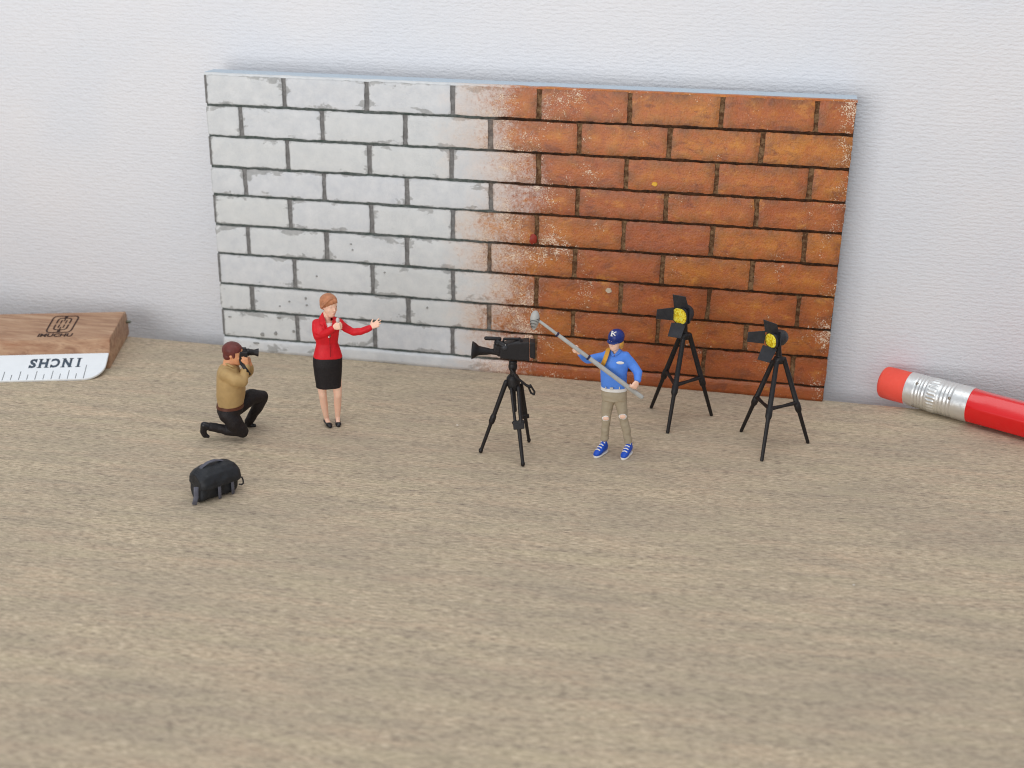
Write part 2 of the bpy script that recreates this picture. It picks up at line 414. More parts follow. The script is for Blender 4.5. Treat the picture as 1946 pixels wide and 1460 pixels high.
def brick(x0, x1, z0, z1, tint, shift):
    nx = max(4, int((x1 - x0) / 0.055)); nz = max(3, int((z1 - z0) / 0.055)); base = len(bv)
    sd = random.uniform(0, 99)
    def jit(u, k): return 0.013 * noise.noise(V((u * 3.1 + sd, k * 7.7, sd))) + 0.012 * noise.noise(V((u * 11 + sd, k * 3.7, 2)))
    for j in range(nz + 3):
        for i in range(nx + 3):
            ii = min(max(i - 1, 0), nx); jj = min(max(j - 1, 0), nz)
            u, v = ii / nx, jj / nz
            x = x0 + (x1 - x0) * u; z = z0 + (z1 - z0) * v
            wx = 1 - 2 * u; wz = 1 - 2 * v
            x += jit(z, 1 if u < 0.5 else 2) * abs(wx); z += jit(x, 3 if v < 0.5 else 4) * abs(wz)
            e = min(x - x0, x1 - x, z - z0, z1 - z); e = max(e, 0)
            cr = 0.006
            y = -0.004 * noise.noise(V((x * 2.2, sd, z * 3))) - 0.003 * noise.noise(V((x * 9, sd, z * 9)))
            if u in (0, 1) or v in (0, 1): y += cr
            if (u in (0, 1)) and (v in (0, 1)):
                x += (0.007 if u == 0 else -0.007); z += (0.005 if v == 0 else -0.005)
            if i in (0, nx + 2) or j in (0, nz + 2): y = 0.09
            bv.append((x, y, z)); at_t.append(tint); at_e.append(e); at_s.append(shift)
    W_ = nx + 3
    for j in range(nz + 2):
        for i in range(nx + 2):
            a = base + j * W_ + i; bf.append((a, a + 1, a + 1 + W_, a + W_))
vj = []
for r in range(9):
    zt, zb = zj[r] - (0.008 if r == 0 else HG), zj[r + 1] + HG
    js = odd if r % 2 == 0 else even
    edges = [0.055 if r % 2 == 0 else 0.012] + [j + random.uniform(-0.015, 0.015) for j in js] + [PW - 0.012]
    for k in range(len(edges) - 1):
        a = edges[k] + (VG + random.uniform(-0.008, 0.004) if k else 0); b = edges[k + 1] - (VG if k < len(edges) - 2 else 0)
        brick(a, b, zb, zt, random.random(), random.uniform(-0.25, 0.25))
    for j in edges[1:-1]: vj.append((j, zb, zt))
    if r % 2 == 0: vj.append((0.03, zb, zt))
me = bpy.data.meshes.new('bricks'); me.from_pydata(bv, [], bf)
for nm, dat in (('tint', at_t), ('edge', at_e), ('shift', at_s)):
    a = me.attributes.new(nm, 'FLOAT', 'POINT'); a.data.foreach_set('value', dat)
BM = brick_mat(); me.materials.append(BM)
o = bpy.data.objects.new('bricks', me); COL.objects.link(o); o.parent = panel
for p in me.polygons: p.use_smooth = True
me.set_sharp_from_angle(angle=R(32)); me.update()
# bottom ledge
bv, bf, at_t, at_e, at_s = [], [], [], [], []
brick(0.0, PW - 0.01, 0.0, 0.238, 0.35, 0.1)
me = bpy.data.meshes.new('bottom_ledge'); me.from_pydata(bv, [], bf)
for nm, dat in (('tint', at_t), ('edge', [0.045 + 0.2 * abs(noise.noise(V((v_[0] * 1.7, 3, 1)))) for v_ in bv]), ('shift', at_s)):
    a = me.attributes.new(nm, 'FLOAT', 'POINT'); a.data.foreach_set('value', dat)
me.materials.append(BM); o = bpy.data.objects.new('bottom_ledge', me); COL.objects.link(o); o.parent = panel
for p in me.polygons: p.use_smooth = True
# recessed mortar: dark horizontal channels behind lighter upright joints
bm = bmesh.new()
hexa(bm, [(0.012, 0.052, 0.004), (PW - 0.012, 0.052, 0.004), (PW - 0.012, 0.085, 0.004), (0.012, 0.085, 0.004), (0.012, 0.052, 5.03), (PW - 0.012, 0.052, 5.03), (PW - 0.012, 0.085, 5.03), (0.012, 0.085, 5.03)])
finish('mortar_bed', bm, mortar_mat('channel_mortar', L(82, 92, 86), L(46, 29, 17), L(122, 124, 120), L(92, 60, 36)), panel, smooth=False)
bm = bmesh.new()
for x, z0, z1 in vj:
    w2 = VG + 0.03 if x > 0.1 else 0.035
    x0, x1 = max(x - w2, 0.006), x + w2
    nseg = 8; rows = []
    for k in range(nseg + 1):
        z = z0 - 0.002 + (z1 - z0 + 0.004) * k / nseg
        y = 0.024 + 0.008 * noise.noise(V((x * 5, z * 9, 3)))
        rows.append([bm.verts.new((x0, y, z)), bm.verts.new(((x0 + x1) / 2, y + 0.006, z)), bm.verts.new((x1, y, z)), bm.verts.new((x1, 0.06, z)), bm.verts.new((x0, 0.06, z))])
    for a, b in zip(rows, rows[1:]):
        for i in range(5): j = (i + 1) % 5; bm.faces.new((a[i], a[j], b[j], b[i]))
    bm.faces.new(rows[0]); bm.faces.new(list(reversed(rows[-1])))
finish('upright_joints', bm, mortar_mat('joint_mortar', L(112, 110, 108), L(84, 54, 32), L(142, 140, 138), L(146, 116, 84)), panel, angle=50)
# foam core behind: thicker at the top where it leans on the wall
bm = bmesh.new(); T0, T1 = 0.084, 0.42
tn = 40
fr, bk = [], []
def core_y(x): return 0.50
hexa(bm, [(0.004, 0.083, 0), (PW - 0.004, 0.083, 0), (PW - 0.004, 0.54, 0), (0.004, 0.46, 0), (0.004, 0.083, PH), (PW - 0.004, 0.083, PH), (PW - 0.004, 0.54, PH), (0.004, 0.46, PH)])
FOAM = paint('white_foam_board', L(184, 196, 206), 0.7, 0.03, 5, 0.2)
finish('foam_core', bm, FOAM, panel, smooth=False)
bm = bmesh.new()   # thin rendered lip along the top of the bricks
rows = []
for i in range(121):
    x = 0.004 + (PW - 0.008) * i / 120
    y = 0.010 + 0.006 * noise.noise(V((x * 2, 0, 0))); zt = 5.066 + 0.008 * noise.noise(V((x * 3, 5, 0)))
    rows.append([V((x, y, 5.035)), V((x, 0.082, 5.035)), V((x, 0.082, zt + 0.008)), V((x, y + 0.01, zt))])
ring_loft(bm, rows)
o = finish('top_lip', bm, BM, panel, angle=40)
for nm, val in (('tint', 0.5), ('edge', 0.3), ('shift', 0.0)):
    a = o.data.attributes.new(nm, 'FLOAT', 'POINT'); a.data.foreach_set('value', [val] * len(o.data.vertices))
# small blobs of paint on the panel
def on_panel(px, py):
    d = ray(px, py); t = (0 - CAM.y) / d.y; return CAM + d * t
def spot(name, px, py, rx, rz, col, y=-0.012, seed=0):
    p = on_panel(px, py); p.y = y; bm = bmesh.new()
    top = []; bot = []
    for i in range(14):
        a = 2 * math.pi * i / 14; q = 1 + 0.35 * noise.noise(V((math.cos(a) * 1.3 + seed, math.sin(a) * 1.3, seed)))
        top.append(p + V((rx * q * math.cos(a) * 0.8, -0.006, rz * q * math.sin(a) * 0.8))); bot.append(p + V((rx * q * math.cos(a), 0.02, rz * q * math.sin(a))))
    ring_loft(bm, [bot, top]); o = finish(name, bm, col, panel, angle=60); return o
GSP = paint('grey_primer', L(146, 145, 141), 0.7, 0.1)
for k, (a, b, c_, d) in enumerate([(499, 636, .045, .04), (524, 634, .035, .04), (530, 604, .04, .025), (550, 573, .02, .018), (581, 567, .022, .026), (583, 580, .02, .02), (532, 582, .018, .015), (487, 652, .07, .02), (602, 525, .018, .018), (731, 518, .018, .018), (812, 585, .02, .02), (667, 464, .02, .016), (670, 475, .02, .016), (558, 630, .03, .03), (437, 602, .04, .015), (1110, 655, .03, .02)]):
    if k < 15: spot('paint_spot', a, b, c_, d, GSP, seed=k)
spot('paint_spot', 1157, 552, .055, .05, paint('cream_paint', L(196, 180, 158), 0.5, 0.06), y=-0.016, seed=30)
spot('paint_spot', 1244, 350, .05, .04, paint('yellow_paint', L(226, 172, 48), 0.5, 0.06), seed=31)
spot('paint_spot', 1013, 455, .07, .10, paint('brick_red_paint', L(150, 50, 34), 0.5, 0.1), seed=35)

# ------------------------------------------------------------------ ruler
RU = V((math.cos(R(18.5)), math.sin(R(18.5)), 0)); RT = V((-RU.y, RU.x, 0))
def rp(s, t, z): return RU * s + RT * t + UP * z
rul = thing('ruler', 'wooden ruler with white scale edge lying at the foot of the wall', 'ruler')
def ruler_wood():
    t = NT('ruler_wood')
    def st(a, b, c, loc=(0, 0, 0)): return t.coord(scale=(a, b, c), rot=(0, 0, R(-18.5)), loc=loc)
    n1 = t.noise(st(1.2, 7, 9), 1.0, 4, 0.6, 0.6); n2 = t.noise(st(5, 40, 40, (3, 1, 2)), 1.0, 3, 0.6); n3 = t.noise(st(0.7, 3, 5, (7, 1, 2)), 1.0, 3)
    c = t.ramp(n1, [(0.3, L(146, 104, 76)), (0.5, L(178, 138, 106)), (0.7, L(196, 160, 128))])
    c = t.mix(t.ramp(n3, [(0.5, 0.0), (0.7, 0.5)]), c, L(150, 92, 58))
    c = t.mix(t.ramp(n2, [(0.55, 0.0), (0.75, 0.55)]), c, L(118, 74, 54))
    t.put(t.b.inputs['Base Color'], c); t.b.inputs['Roughness'].default_value = 0.55
    t.put(t.b.inputs['Normal'], t.bump(n2, 0.3, 0.01)); return t.m
RW = ruler_wood()
prof = [(-0.92, 0.0), (-0.83, 0.232), (-0.70, 0.485), (-0.60, 0.50), (0.78, 0.52), (0.88, 0.49), (0.95, 0.40), (1.02, 0.08), (0.98, 0.003)]
bm = bmesh.new(); ring_loft(bm, [[rp(s, t_, z) for t_, z in prof] for s in (-9.5, -1.9)])
finish('wooden_bar', bm, RW, rul, smooth=False, bevel=0.012)
# slanted white scale plate with a rounded corner
pu, pt = RU, (rp(0, -1.50, 0.012) - rp(0, -0.835, 0.248)); PLW = pt.length; pt = pt.normalized()
pn = pu.cross(pt).normalized(); pn = pn if pn.z > 0 else -pn
P0 = rp(0, -0.835, 0.262)
def pp(s, t_, h=0.0): return P0 + pu * s + pt * t_ + pn * h
rc = 0.34; poly = [(-9.5, 0), (-1.915, 0)]
for i in range(10):
    a = R(90 * i / 9); poly.append((-1.915 - rc + rc * math.cos(a), PLW - rc * 1.15 + rc * 1.15 * math.sin(a)))
poly.append((-9.5, PLW))
bm = bmesh.new(); slab(bm, [pp(s, t_, -0.03) for s, t_ in poly], pn * 0.04)
PLM = paint('white_plastic', L(238, 241, 243), 0.35, 0.02, 5, 0.05)
plate = finish('scale_plate', bm, PLM, rul, smooth=False, bevel=0.008)
INK = paint('dark_ink', L(70, 84, 98), 0.6, 0.1); INK2 = paint('thin_ink', L(96, 98, 100), 0.6, 0.1)
def plate_px(px, py):
    d = ray(px, py); t_ = (P0 - CAM).dot(pn) / d.dot(pn); q = CAM + d * t_ - P0
    return q.dot(pu), q.dot(pt)
bm = bmesh.new()
ts = plate_px(162, 706); dx = (plate_px(162, 706)[0] - plate_px(38, 714)[0]) / 8
for k in range(40):
    s = plate_px(162, 706)[0] - dx * k
    bl = plate_px(160.5, 720)[1]
    top = plate_px(163, (694.5 if k == 0 else (704 if k % 2 == 0 else 710)) + 0.0)[1]
    hw = 0.006
    slab(bm, [pp(s - hw, top, 0.0105), pp(s + hw, top, 0.0105), pp(s + hw, bl, 0.0105), pp(s - hw, bl, 0.0105)], pn * 0.001)
finish('scale_marks', bm, INK2, plate, smooth=False)
def text_mesh(txt, bold=0.0):
    cu = bpy.data.curves.new('t', 'FONT'); cu.body = txt; cu.size = 1.0; cu.offset = bold; cu.resolution_u = 3
    ob = bpy.data.objects.new('t', cu); COL.objects.link(ob); dg = bpy.context.evaluated_depsgraph_get(); dg.update()
    me = bpy.data.meshes.new_from_object(ob.evaluated_get(dg)); bpy.data.objects.remove(ob); return me
def glyph(name, txt, mat, parent, org, ex, ey, nrm, bold=0.0, fit=None, extra=None, th=0.0015):
    """text laid in the plane org + ex*x + ey*y; fit = (width, height) in the lengths of ex, ey"""
    me = text_mesh(txt, bold); xs = [v.co.x for v in me.vertices]; ys = [v.co.y for v in me.vertices]
    x0, x1, y0, y1 = min(xs), max(xs), min(ys), max(ys)
    b = bmesh.new(); b.from_mesh(me)
    if extra:
        for (a, c_, e, f) in extra(x0, x1, y0, y1):
            b.faces.new([b.verts.new((q[0], q[1], 0)) for q in ((a, c_), (e, c_), (e, f), (a, f))])
    for v in b.verts:
        v.co = org + ex * ((v.co.x - x0) / (x1 - x0)) + ey * ((v.co.y - y0) / (y1 - y0))
    bmesh.ops.recalc_face_normals(b, faces=b.faces)
    r = bmesh.ops.extrude_face_region(b, geom=list(b.faces))
    for v in [g_ for g_ in r['geom'] if isinstance(g_, bmesh.types.BMVert)]: v.co += nrm * th
    m2 = bpy.data.meshes.new(name); b.to_mesh(m2); b.free(); m2.materials.append(mat)
    o = bpy.data.objects.new(name, m2); COL.objects.link(o); o.parent = parent; return o
# INCHS, upside down as it lies: each letter placed on its own with serifs
quad = [plate_px(160, 681), plate_px(59, 684), plate_px(157, 698), plate_px(60, 701)]
s_r, s_l = quad[0][0], quad[1][0]; t_top = (quad[0][1] + quad[1][1]) / 2; t_bot = (quad[2][1] + quad[3][1]) / 2
def serif_letter(ch, a, b_):
    """a..b_ along the word (0 at its right end); foot of the letter is up in the photo"""
    org = pp(s_r + (s_l - s_r) * a, t_top, 0.0108); ex = pu * ((s_l - s_r) * (b_ - a)); ey = pt * (t_bot - t_top)
    def ser(x0, x1, y0, y1):
        h = (y1 - y0) * 0.075; w_ = (x1 - x0); out = []
        if ch == 'I': out = [(x0 - 0.09, y0, x1 + 0.09, y0 + h), (x0 - 0.09, y1 - h, x1 + 0.09, y1)]
        if ch in 'HN':
            for xc in (x0 + 0.07, x1 - 0.07):
                out += [(xc - 0.17, y0, xc + 0.17, y0 + h), (xc - 0.17, y1 - h, xc + 0.17, y1)]
        if ch == 'C': out = [(x1 - 0.09, y1 - 0.26, x1, y1)]
        if ch == 'S': out = [(x1 - 0.09, y1 - 0.24, x1, y1), (x0, y0, x0 + 0.09, y0 + 0.24)]
        return out
    return glyph('lettering', ch, INK, plate, org, ex, ey, pn, 0.045 if ch != 'I' else 0.03, extra=ser)
for ch, a, b_ in (('I', 0.055, 0.10), ('N', 0.21, 0.38), ('C', 0.43, 0.60), ('H', 0.65, 0.82), ('S', 0.87, 1.0)): serif_letter(ch, a, b_)
# engraved emblem and name on the wood
tn_ = (rp(0, 0.78, 0.52) - rp(0, -0.60, 0.50)).normalized(); T0P = rp(0, -0.60, 0.501)
wn = RU.cross(tn_).normalized()
if wn.z < 0: wn = -wn
def wood_px(px, py, h=0.0015):
    d = ray(px, py); t_ = (T0P + wn * h - CAM).dot(wn) / d.dot(wn); return CAM + d * t_
BURN = paint('burnt_engraving', L(58, 34, 24), 0.8, 0.15)
ZW = lambda x, y: wood_px(x / 6.95, 560 + y / 6.95)
def bilerp(u, v):   # emblem's quad measured on the wood
    a = ZW(600, 500) * (1 - u) + ZW(925, 498) * u; b = ZW(722, 287) * (1 - u) + ZW(1052, 283) * u
    return a * (1 - v) + b * v
def stroke(bm, pts, wd, closed=False):
    q = [V((u, v, 0)) for u, v in pts]; n = len(q)
    for i in range(n if closed else n - 1):
        a, b = q[i], q[(i + 1) % n]; d = (b - a); 
        if d.length < 1e-6: continue
        d = d.normalized(); s = V((-d.y * wd, d.x * wd * 0.62, 0)); e = d * wd * 0.35
        c = [bilerp(*(p_.x, p_.y)) for p_ in (a - e + s, b + e + s, b + e - s, a - e - s)]
        slab(bm, c, wn * (0.001 + 0.0002 * (i % 3)))
def rr(u0, v0, u1, v1, r, seg=4):
    out = []
    for cx, cy, a0 in ((u1 - r, v1 - r, 0), (u0 + r, v1 - r, 90), (u0 + r, v0 + r, 180), (u1 - r, v0 + r, 270)):
        for k in range(seg + 1):
            a = R(a0 + 90 * k / seg); out.append((cx + r * math.cos(a), cy + r * math.sin(a)))
    return out
bm = bmesh.new()
stroke(bm, rr(0, 0, 1, 1, 0.16), 0.034, True)
stroke(bm, [(0.24, 0.56), (0.24, 0.76)] + [(0.36 - 0.12 * math.cos(R(a)), 0.76 + 0.1 * math.sin(R(a))) for a in (30, 60, 90)] + [(0.47, 0.86), (0.47, 0.98)], 0.034)
stroke(bm, [(0.53, 0.98), (0.53, 0.86), (0.64, 0.86)] + [(0.64 + 0.12 * math.sin(R(a)), 0.76 + 0.1 * math.cos(R(a))) for a in (30, 60, 90)] + [(0.76, 0.56)], 0.034)
stroke(bm, [(0.24, 0.46), (0.24, 0.26)] + [(0.36 - 0.12 * math.cos(R(a)), 0.26 - 0.1 * math.sin(R(a))) for a in (30, 60, 90)] + [(0.47, 0.16), (0.47, 0.02)], 0.034)
stroke(bm, [(0.53, 0.02), (0.53, 0.16), (0.64, 0.16)] + [(0.64 + 0.12 * math.sin(R(a)), 0.26 - 0.1 * math.cos(R(a))) for a in (30, 60, 90)] + [(0.76, 0.46)], 0.034)
stroke(bm, [(0.5, 0.0), (0.5, 0.30)], 0.03); stroke(bm, [(0.5, 1.0), (0.5, 0.70)], 0.03)
for u in (0.40, 0.60): stroke(bm, [(u, 0.28), (u, 0.46)], 0.028); stroke(bm, [(u, 0.54), (u, 0.74)], 0.028)
finish('emblem', bm, BURN, rul, smooth=False)
o_ = ZW(487, 560); e_ = ZW(945, 553) - o_; f_ = ZW(515, 517) - o_
glyph('lettering', 'IMUCHU', BURN, rul, o_, e_, f_, wn, 0.04)
bm = bmesh.new(); chain(bm, [(rp(-1.92, 0.84, 0.30), 0.030), (rp(-1.84, 0.84, 0.30), 0.030)]); finish('metal_pin', bm, paint('dull_metal', L(120, 124, 110), 0.4, 0.1, metal=0.7), rul)

# ------------------------------------------------------------------ pencil
PD = V((math.cos(-0.5191), math.sin(-0.5191), 0)); PR = 0.296
Pq = V((13.0, -0.128, PR))
pen = thing('pencil', 'red pencil with silver ferrule and pink red eraser, cut off by the right edge', 'pencil')
PS = UP.cross(PD)
def pring(s, r, n=48, hexr=0.0, rotf=0.0):
    out = []
    for i in range(n):
        a = 2 * math.pi * i / n; q = r
        if hexr:
            m = ((a + rotf) % (math.pi / 3)) - math.pi / 6; q = r * (1 - hexr) + r * hexr * (math.cos(math.pi / 6) / math.cos(m))
        out.append(Pq + PD * s + (PS * math.cos(a) + UP * math.sin(a)) * q)
    return out
def axis_s(px, py):
    d = ray(px, py); n = PD.cross(V((0, 0, 1))); # plane through axis facing the camera
    t_ = (Pq - CAM).dot(n) / d.dot(n); return (CAM + d * t_ - Pq).dot(PD)
s0 = axis_s(1677, 731); s1 = axis_s(1729, 739); s2 = axis_s(1847, 770)
bm = bmesh.new(); er = 0.275
rg = [pring(s0 + 0.07 * (1 - math.sin(R(90 * k / 8))), er - 0.07 * (1 - math.cos(R(90 * k / 8)))) for k in range(8, -1, -1)] + [pring(s0 + 0.2, er + 0.004), pring(s1 + 0.05, er)]
ring_loft(bm, rg)
finish('eraser', bm, paint('red_rubber', L(255, 92, 74), 0.7, 0.06, 6, 0.3, sss=0.2), pen, angle=60)
bm = bmesh.new(); Lf = s2 - s1; prf = []
def rib(s): # profile: plain rim, ribs, fluted band, ribs, plain sleeve
    u = s / Lf; r = 0.288 + 0.006 * u
    for c_ in (0.17, 0.22, 0.27, 0.32, 0.56, 0.62, 0.68, 0.74):
        r -= 0.011 * math.exp(-((u - c_) / 0.010) ** 2)
    return r
N = 130; rings = []
for k in range(N + 1):
    s = Lf * k / N; u = k / N; base = pring(s1 + s, rib(s), 120)
    if 0.37 < u < 0.51:
        fl = min((u - 0.37) / 0.02, (0.51 - u) / 0.02, 1)
        for i in range(120):
            c_ = Pq + PD * (s1 + s); base[i] = c_ + (base[i] - c_) * (1 + 0.028 * fl * (1 if i % 4 < 2 else -0.6))
    rings.append(base)
ring_loft(bm, rings)
t = NT('silver_ferrule'); t.b.inputs['Metallic'].default_value = 0.85; t.b.inputs['Base Color'].default_value = L(236, 236, 234)
nn = t.noise(t.coord(), 14, 3); t.put(t.b.inputs['Roughness'], t.ramp(nn, [(0.3, 0.28), (0.7, 0.42)])); t.put(t.b.inputs['Normal'], t.bump(nn, 0.15, 0.02))
fer = finish('ferrule', bm, t.m, pen, angle=50)
def dimple(px, py):
    # crimp mark as a little dome on the ferrule
    s = axis_s(px, py); best = None
    for i in range(200):
        a = math.pi * (0.3 + 1.2 * i / 200) ; q = Pq + PD * s + (PS * math.cos(a) + UP * math.sin(a)) * 0.29
        v = ROT.transposed() @ (q - CAM); y_ = 730 - FPX * v.y / -v.z
        if best is None or abs(y_ - py) < best[0]: best = (abs(y_ - py), q, a)
    return best[1], (PS * math.cos(best[2]) + UP * math.sin(best[2]))
bm = bmesh.new()
bm.free(); CRM = paint('tarnished_crimp', L(150, 140, 128), 0.4, 0.1, metal=0.6)
for a, b in ((1752, 729), (1815, 757), (1744, 771), (1828, 732)):
    q, n_ = dimple(a, b); bm = bmesh.new(); ell(bm, q - n_ * 0.004, PD * 0.028, n_.cross(PD) * 0.028, n_ * 0.016, 12, 6); finish('crimp_mark', bm, CRM, fer)
bm = bmesh.new(); rings = [pring(s2 + ds, r, 72, h, R(12)) for ds, r, h in ((-0.02, 0.270, 0), (0.0, 0.288, 0.0), (0.015, 0.297, 0.3), (0.3, 0.300, 0.75), (12, 0.300, 0.75))]
ring_loft(bm, rings)
t = NT('red_lacquer'); t.b.inputs['Base Color'].default_value = L(230, 14, 20); t.b.inputs['Roughness'].default_value = 0.22; t.b.inputs['Coat Weight'].default_value = 0.5; t.b.inputs['Coat Roughness'].default_value = 0.12
nn = t.noise(t.coord(), 6, 3); t.put(t.b.inputs['Normal'], t.bump(nn, 0.08, 0.02))
finish('shaft', bm, t.m, pen, angle=50)

# ------------------------------------------------------------------ woman reporter
F = Frame((633, 812), (560, 540), 5.035); r = F.r; X, N = F.X, F.N
wo = thing('person', 'woman in red jacket and black skirt, one arm stretched out to the side', 'person', F.base)
def body_head(bm, c, fx, up, hr, face=1.0, jaw=1.0):
    """head: c centre, fx the direction the face looks, up, hr half height"""
    fx = V(fx).normalized(); up = V(up); up = (up - fx * up.dot(fx)).normalized(); sx = up.cross(fx)
    ell(bm, c + up * hr * 0.22, sx * hr * 0.70, fx * hr * 0.86, up * hr * 0.78)
    sect(bm, [(c - up * hr * 0.98 + fx * hr * 0.42, sx * hr * 0.22, fx * hr * 0.20), (c - up * hr * 0.78 + fx * hr * 0.28, sx * hr * 0.44 * jaw, fx * hr * 0.48), (c - up * hr * 0.35 + fx * hr * 0.18, sx * hr * 0.60, fx * hr * 0.66), (c + up * hr * 0.2 + fx * hr * 0.05, sx * hr * 0.66, fx * hr * 0.80)])
    chain(bm, [(c + fx * hr * 0.78 + up * hr * 0.12, hr * 0.05), (c + fx * hr * 0.95 - up * hr * 0.22, hr * 0.085)], 8)        # nose
    for s_ in (-1, 1):
        ell(bm, c + sx * s_ * hr * 0.70 - up * hr * 0.05 - fx * hr * 0.05, sx * s_ * hr * 0.07, fx * hr * 0.13, up * hr * 0.20, 10, 6)   # ear
        ell(bm, c + fx * hr * 0.74 + sx * s_ * hr * 0.28 + up * hr * 0.24, sx * hr * 0.18, fx * hr * 0.07, up * hr * 0.06, 10, 6)       # brow
        ell(bm, c + fx * hr * 0.56 + sx * s_ * hr * 0.34 - up * hr * 0.25, sx * hr * 0.20, fx * hr * 0.14, up * hr * 0.20, 10, 6)       # cheek
    ell(bm, c + fx * hr * 0.80 - up * hr * 0.50, sx * hr * 0.20, fx * hr * 0.07, up * hr * 0.035, 10, 6)                           # lips
    ell(bm, c + fx * hr * 0.79 - up * hr * 0.58, sx * hr * 0.16, fx * hr * 0.07, up * hr * 0.04, 10, 6)
    return fx, sx, up
EYE = paint('eye_paint', L(70, 50, 44), 0.5, 0.1); LIP = paint('lip_paint', L(196, 104, 92), 0.5, 0.1)
def face_paint(parent, c, fx, sx, up, hr, lip=True):
    for s_ in (-1, 1):
        b = bmesh.new(); ell(b, c + fx * hr * 0.74 + sx * s_ * hr * 0.28 + up * hr * 0.08, sx * hr * 0.08, fx * hr * 0.04, up * hr * 0.026, 8, 6); finish('eye', b, EYE, parent)
    if lip:
        b = bmesh.new(); ell(b, c + fx * hr * 0.835 - up * hr * 0.535, sx * hr * 0.15, fx * hr * 0.045, up * hr * 0.03, 10, 6); finish('lips', b, LIP, parent)
hr = r(97); hc = F(330, 208, 0.02); fdir = (X * 0.55 + N * 0.82 - UP * 0.08).normalized()
wb = bmesh.new(); fx, sx, up = body_head(wb, hc, fdir, UP + X * 0.03, hr, jaw=0.9)
chain(wb, [(F(305, 285), r(38)), (F(305, 380), r(40))])
sect(wb, [(F(310, 350), X * r(60), N * r(35)), (F(305, 420, 0.01), X * r(105), N * r(62)), (F(308, 560), X * r(84), N * r(55)), (F(315, 680), X * r(115), N * r(70)), (F(318, 800), X * r(100), N * r(70))])
limb(wb, [(F(262, 820, 0.0), r(52)), (F(262, 1000, 0.0), r(42)), (F(268, 1060, 0.0), r(38)), (F(283, 1160, -0.08), r(35)), (F(304, 1285, -0.13), r(23))])
limb(wb, [(F(395, 820, 0.0), r(52)), (F(408, 1000, 0.0), r(42)), (F(412, 1060, 0.0), r(38)), (F(412, 1150, -0.08), r(35)), (F(411, 1275, -0.13), r(23))])
limb(wb, [(F(304, 1285, -0.13), r(23)), (F(326, 1335, -0.05), r(21)), (F(336, 1352, -0.02), r(13))]); limb(wb, [(F(411, 1275, -0.13), r(23)), (F(416, 1328, -0.05), r(21)), (F(418, 1342, -0.02), r(13))])
# arms (skin core) and hands
LA = [(F(203, 375, 0.0), r(26)), (F(226, 500, 0.05), r(23)), (F(378, 422, 0.22), r(18))]
RA = [(F(425, 372, 0.0), r(26)), (F(490, 425, 0.01), r(22)), (F(560, 462, 0.02), r(21)), (F(640, 452, 0.05), r(18)), (F(728, 414, 0.08), r(17))]
limb(wb, LA); limb(wb, RA)
hand(wb, F(370, 415, 0.235), (X * 0.95 + UP * 0.25 + N * 0.25), (N * 0.9 - X * 0.2 + UP * 0.1), r(135), 1.1, side=-1, spread=0.05, thumb=0.45, tcurl=0.9)
hand(wb, F(724, 412, 0.08), (X * 0.85 + UP * 0.42 + N * 0.15), (-N * 0.75 - UP * 0.6), r(128), [0.12, 0.10, 0.2, 0.35], side=1, spread=0.25, thumb=0.9, tcurl=0.0)
pb = fuse('body', wb, SKIN, wo, 0.0085, 2)
face_paint(pb, hc, fx, sx, up, hr)
# blouse
b = bmesh.new(); sect(b, [(F(318, 372, 0.075), X * r(44), N * r(14)), (F(322, 430, 0.085), X * r(36), N * r(28)), (F(330, 480, 0.07), X * r(20), N * r(30))]); fuse('blouse', b, WHITE, wo, 0.008, 2)
# jacket
b = bmesh.new()
sect(b, [(F(306, 318, -0.02), X * r(52), N * r(30)), (F(304, 345), X * r(118), N * r(46)), (F(303, 380), X * r(133), N * r(66)), (F(302, 450, 0.012), X * r(124), N * r(82)), (F(310, 560), X * r(101), N * r(68)), (F(314, 620), X * r(118), N * r(78)), (F(316, 690), X * r(137), N * r(92)), (F(318, 700), X * r(134), N * r(88))], 28, 2.3)
for sx_ in (275, 350): ell(b, F(sx_, 445, 0.085), X * r(42), N * r(32), UP * r(42))
def vcut(c, n):
    # open V at the chest
    if n.dot(N) < 0.05 and c.z < F(0, 345)[2]: return False
    q = c; xx = q.dot(X); zc = q.z
    top = F(310, 300).z; bot = F(338, 500).z
    if zc > top + 0.01: return True
    if zc < bot: return False
    u = (zc - bot) / (top - bot); cx = F(338, 500).dot(X) * (1 - u) + F(310, 320).dot(X) * u
    return abs(xx - cx) < u * r(56) and q.dot(N) > 0.0
jk = fuse('jacket', b, RED, wo, 0.010, 4, wrinkle=0.006, wscale=7, cut=vcut, stretch=(1, 1, 0.5))
for pts in ([((208, 380, 0.0), 42), ((207, 430, 0.02), 42), ((222, 502, 0.05), 41), ((300, 465, 0.14), 37), ((366, 426, 0.215), 30)],
            [((425, 372, 0.0), 43), ((490, 425, 0.01), 37), ((560, 462, 0.02), 35), ((640, 452, 0.05), 32), ((720, 420, 0.08), 31)]):
    b = bmesh.new(); limb(b, [(F(*q_), r(w_)) for q_, w_ in pts]); fuse('sleeve', b, RED, jk, 0.009, 3, wrinkle=0.008, wscale=8)
b = bmesh.new()
for pts in ([(266, 268, 0.02), (292, 345, 0.13), (336, 500, 0.17), (300, 470, 0.17), (258, 415, 0.155), (275, 400, 0.15), (238, 385, 0.12), (232, 325, 0.03)],
            [(372, 305, 0.03), (362, 352, 0.13), (346, 492, 0.17), (375, 450, 0.17), (400, 410, 0.15), (388, 400, 0.15), (410, 375, 0.10), (402, 322, 0.03)]):
    slab(b, [F(x_, y_, w_) for x_, y_, w_ in pts], -N * 0.025)
fuse('lapels', b, RED, jk, 0.008, 1)
b = bmesh.new(); ell(b, F(327, 508, 0.185), X * r(8), N * r(4), UP * r(8), 10, 6); finish('button', b, WHITE, jk)
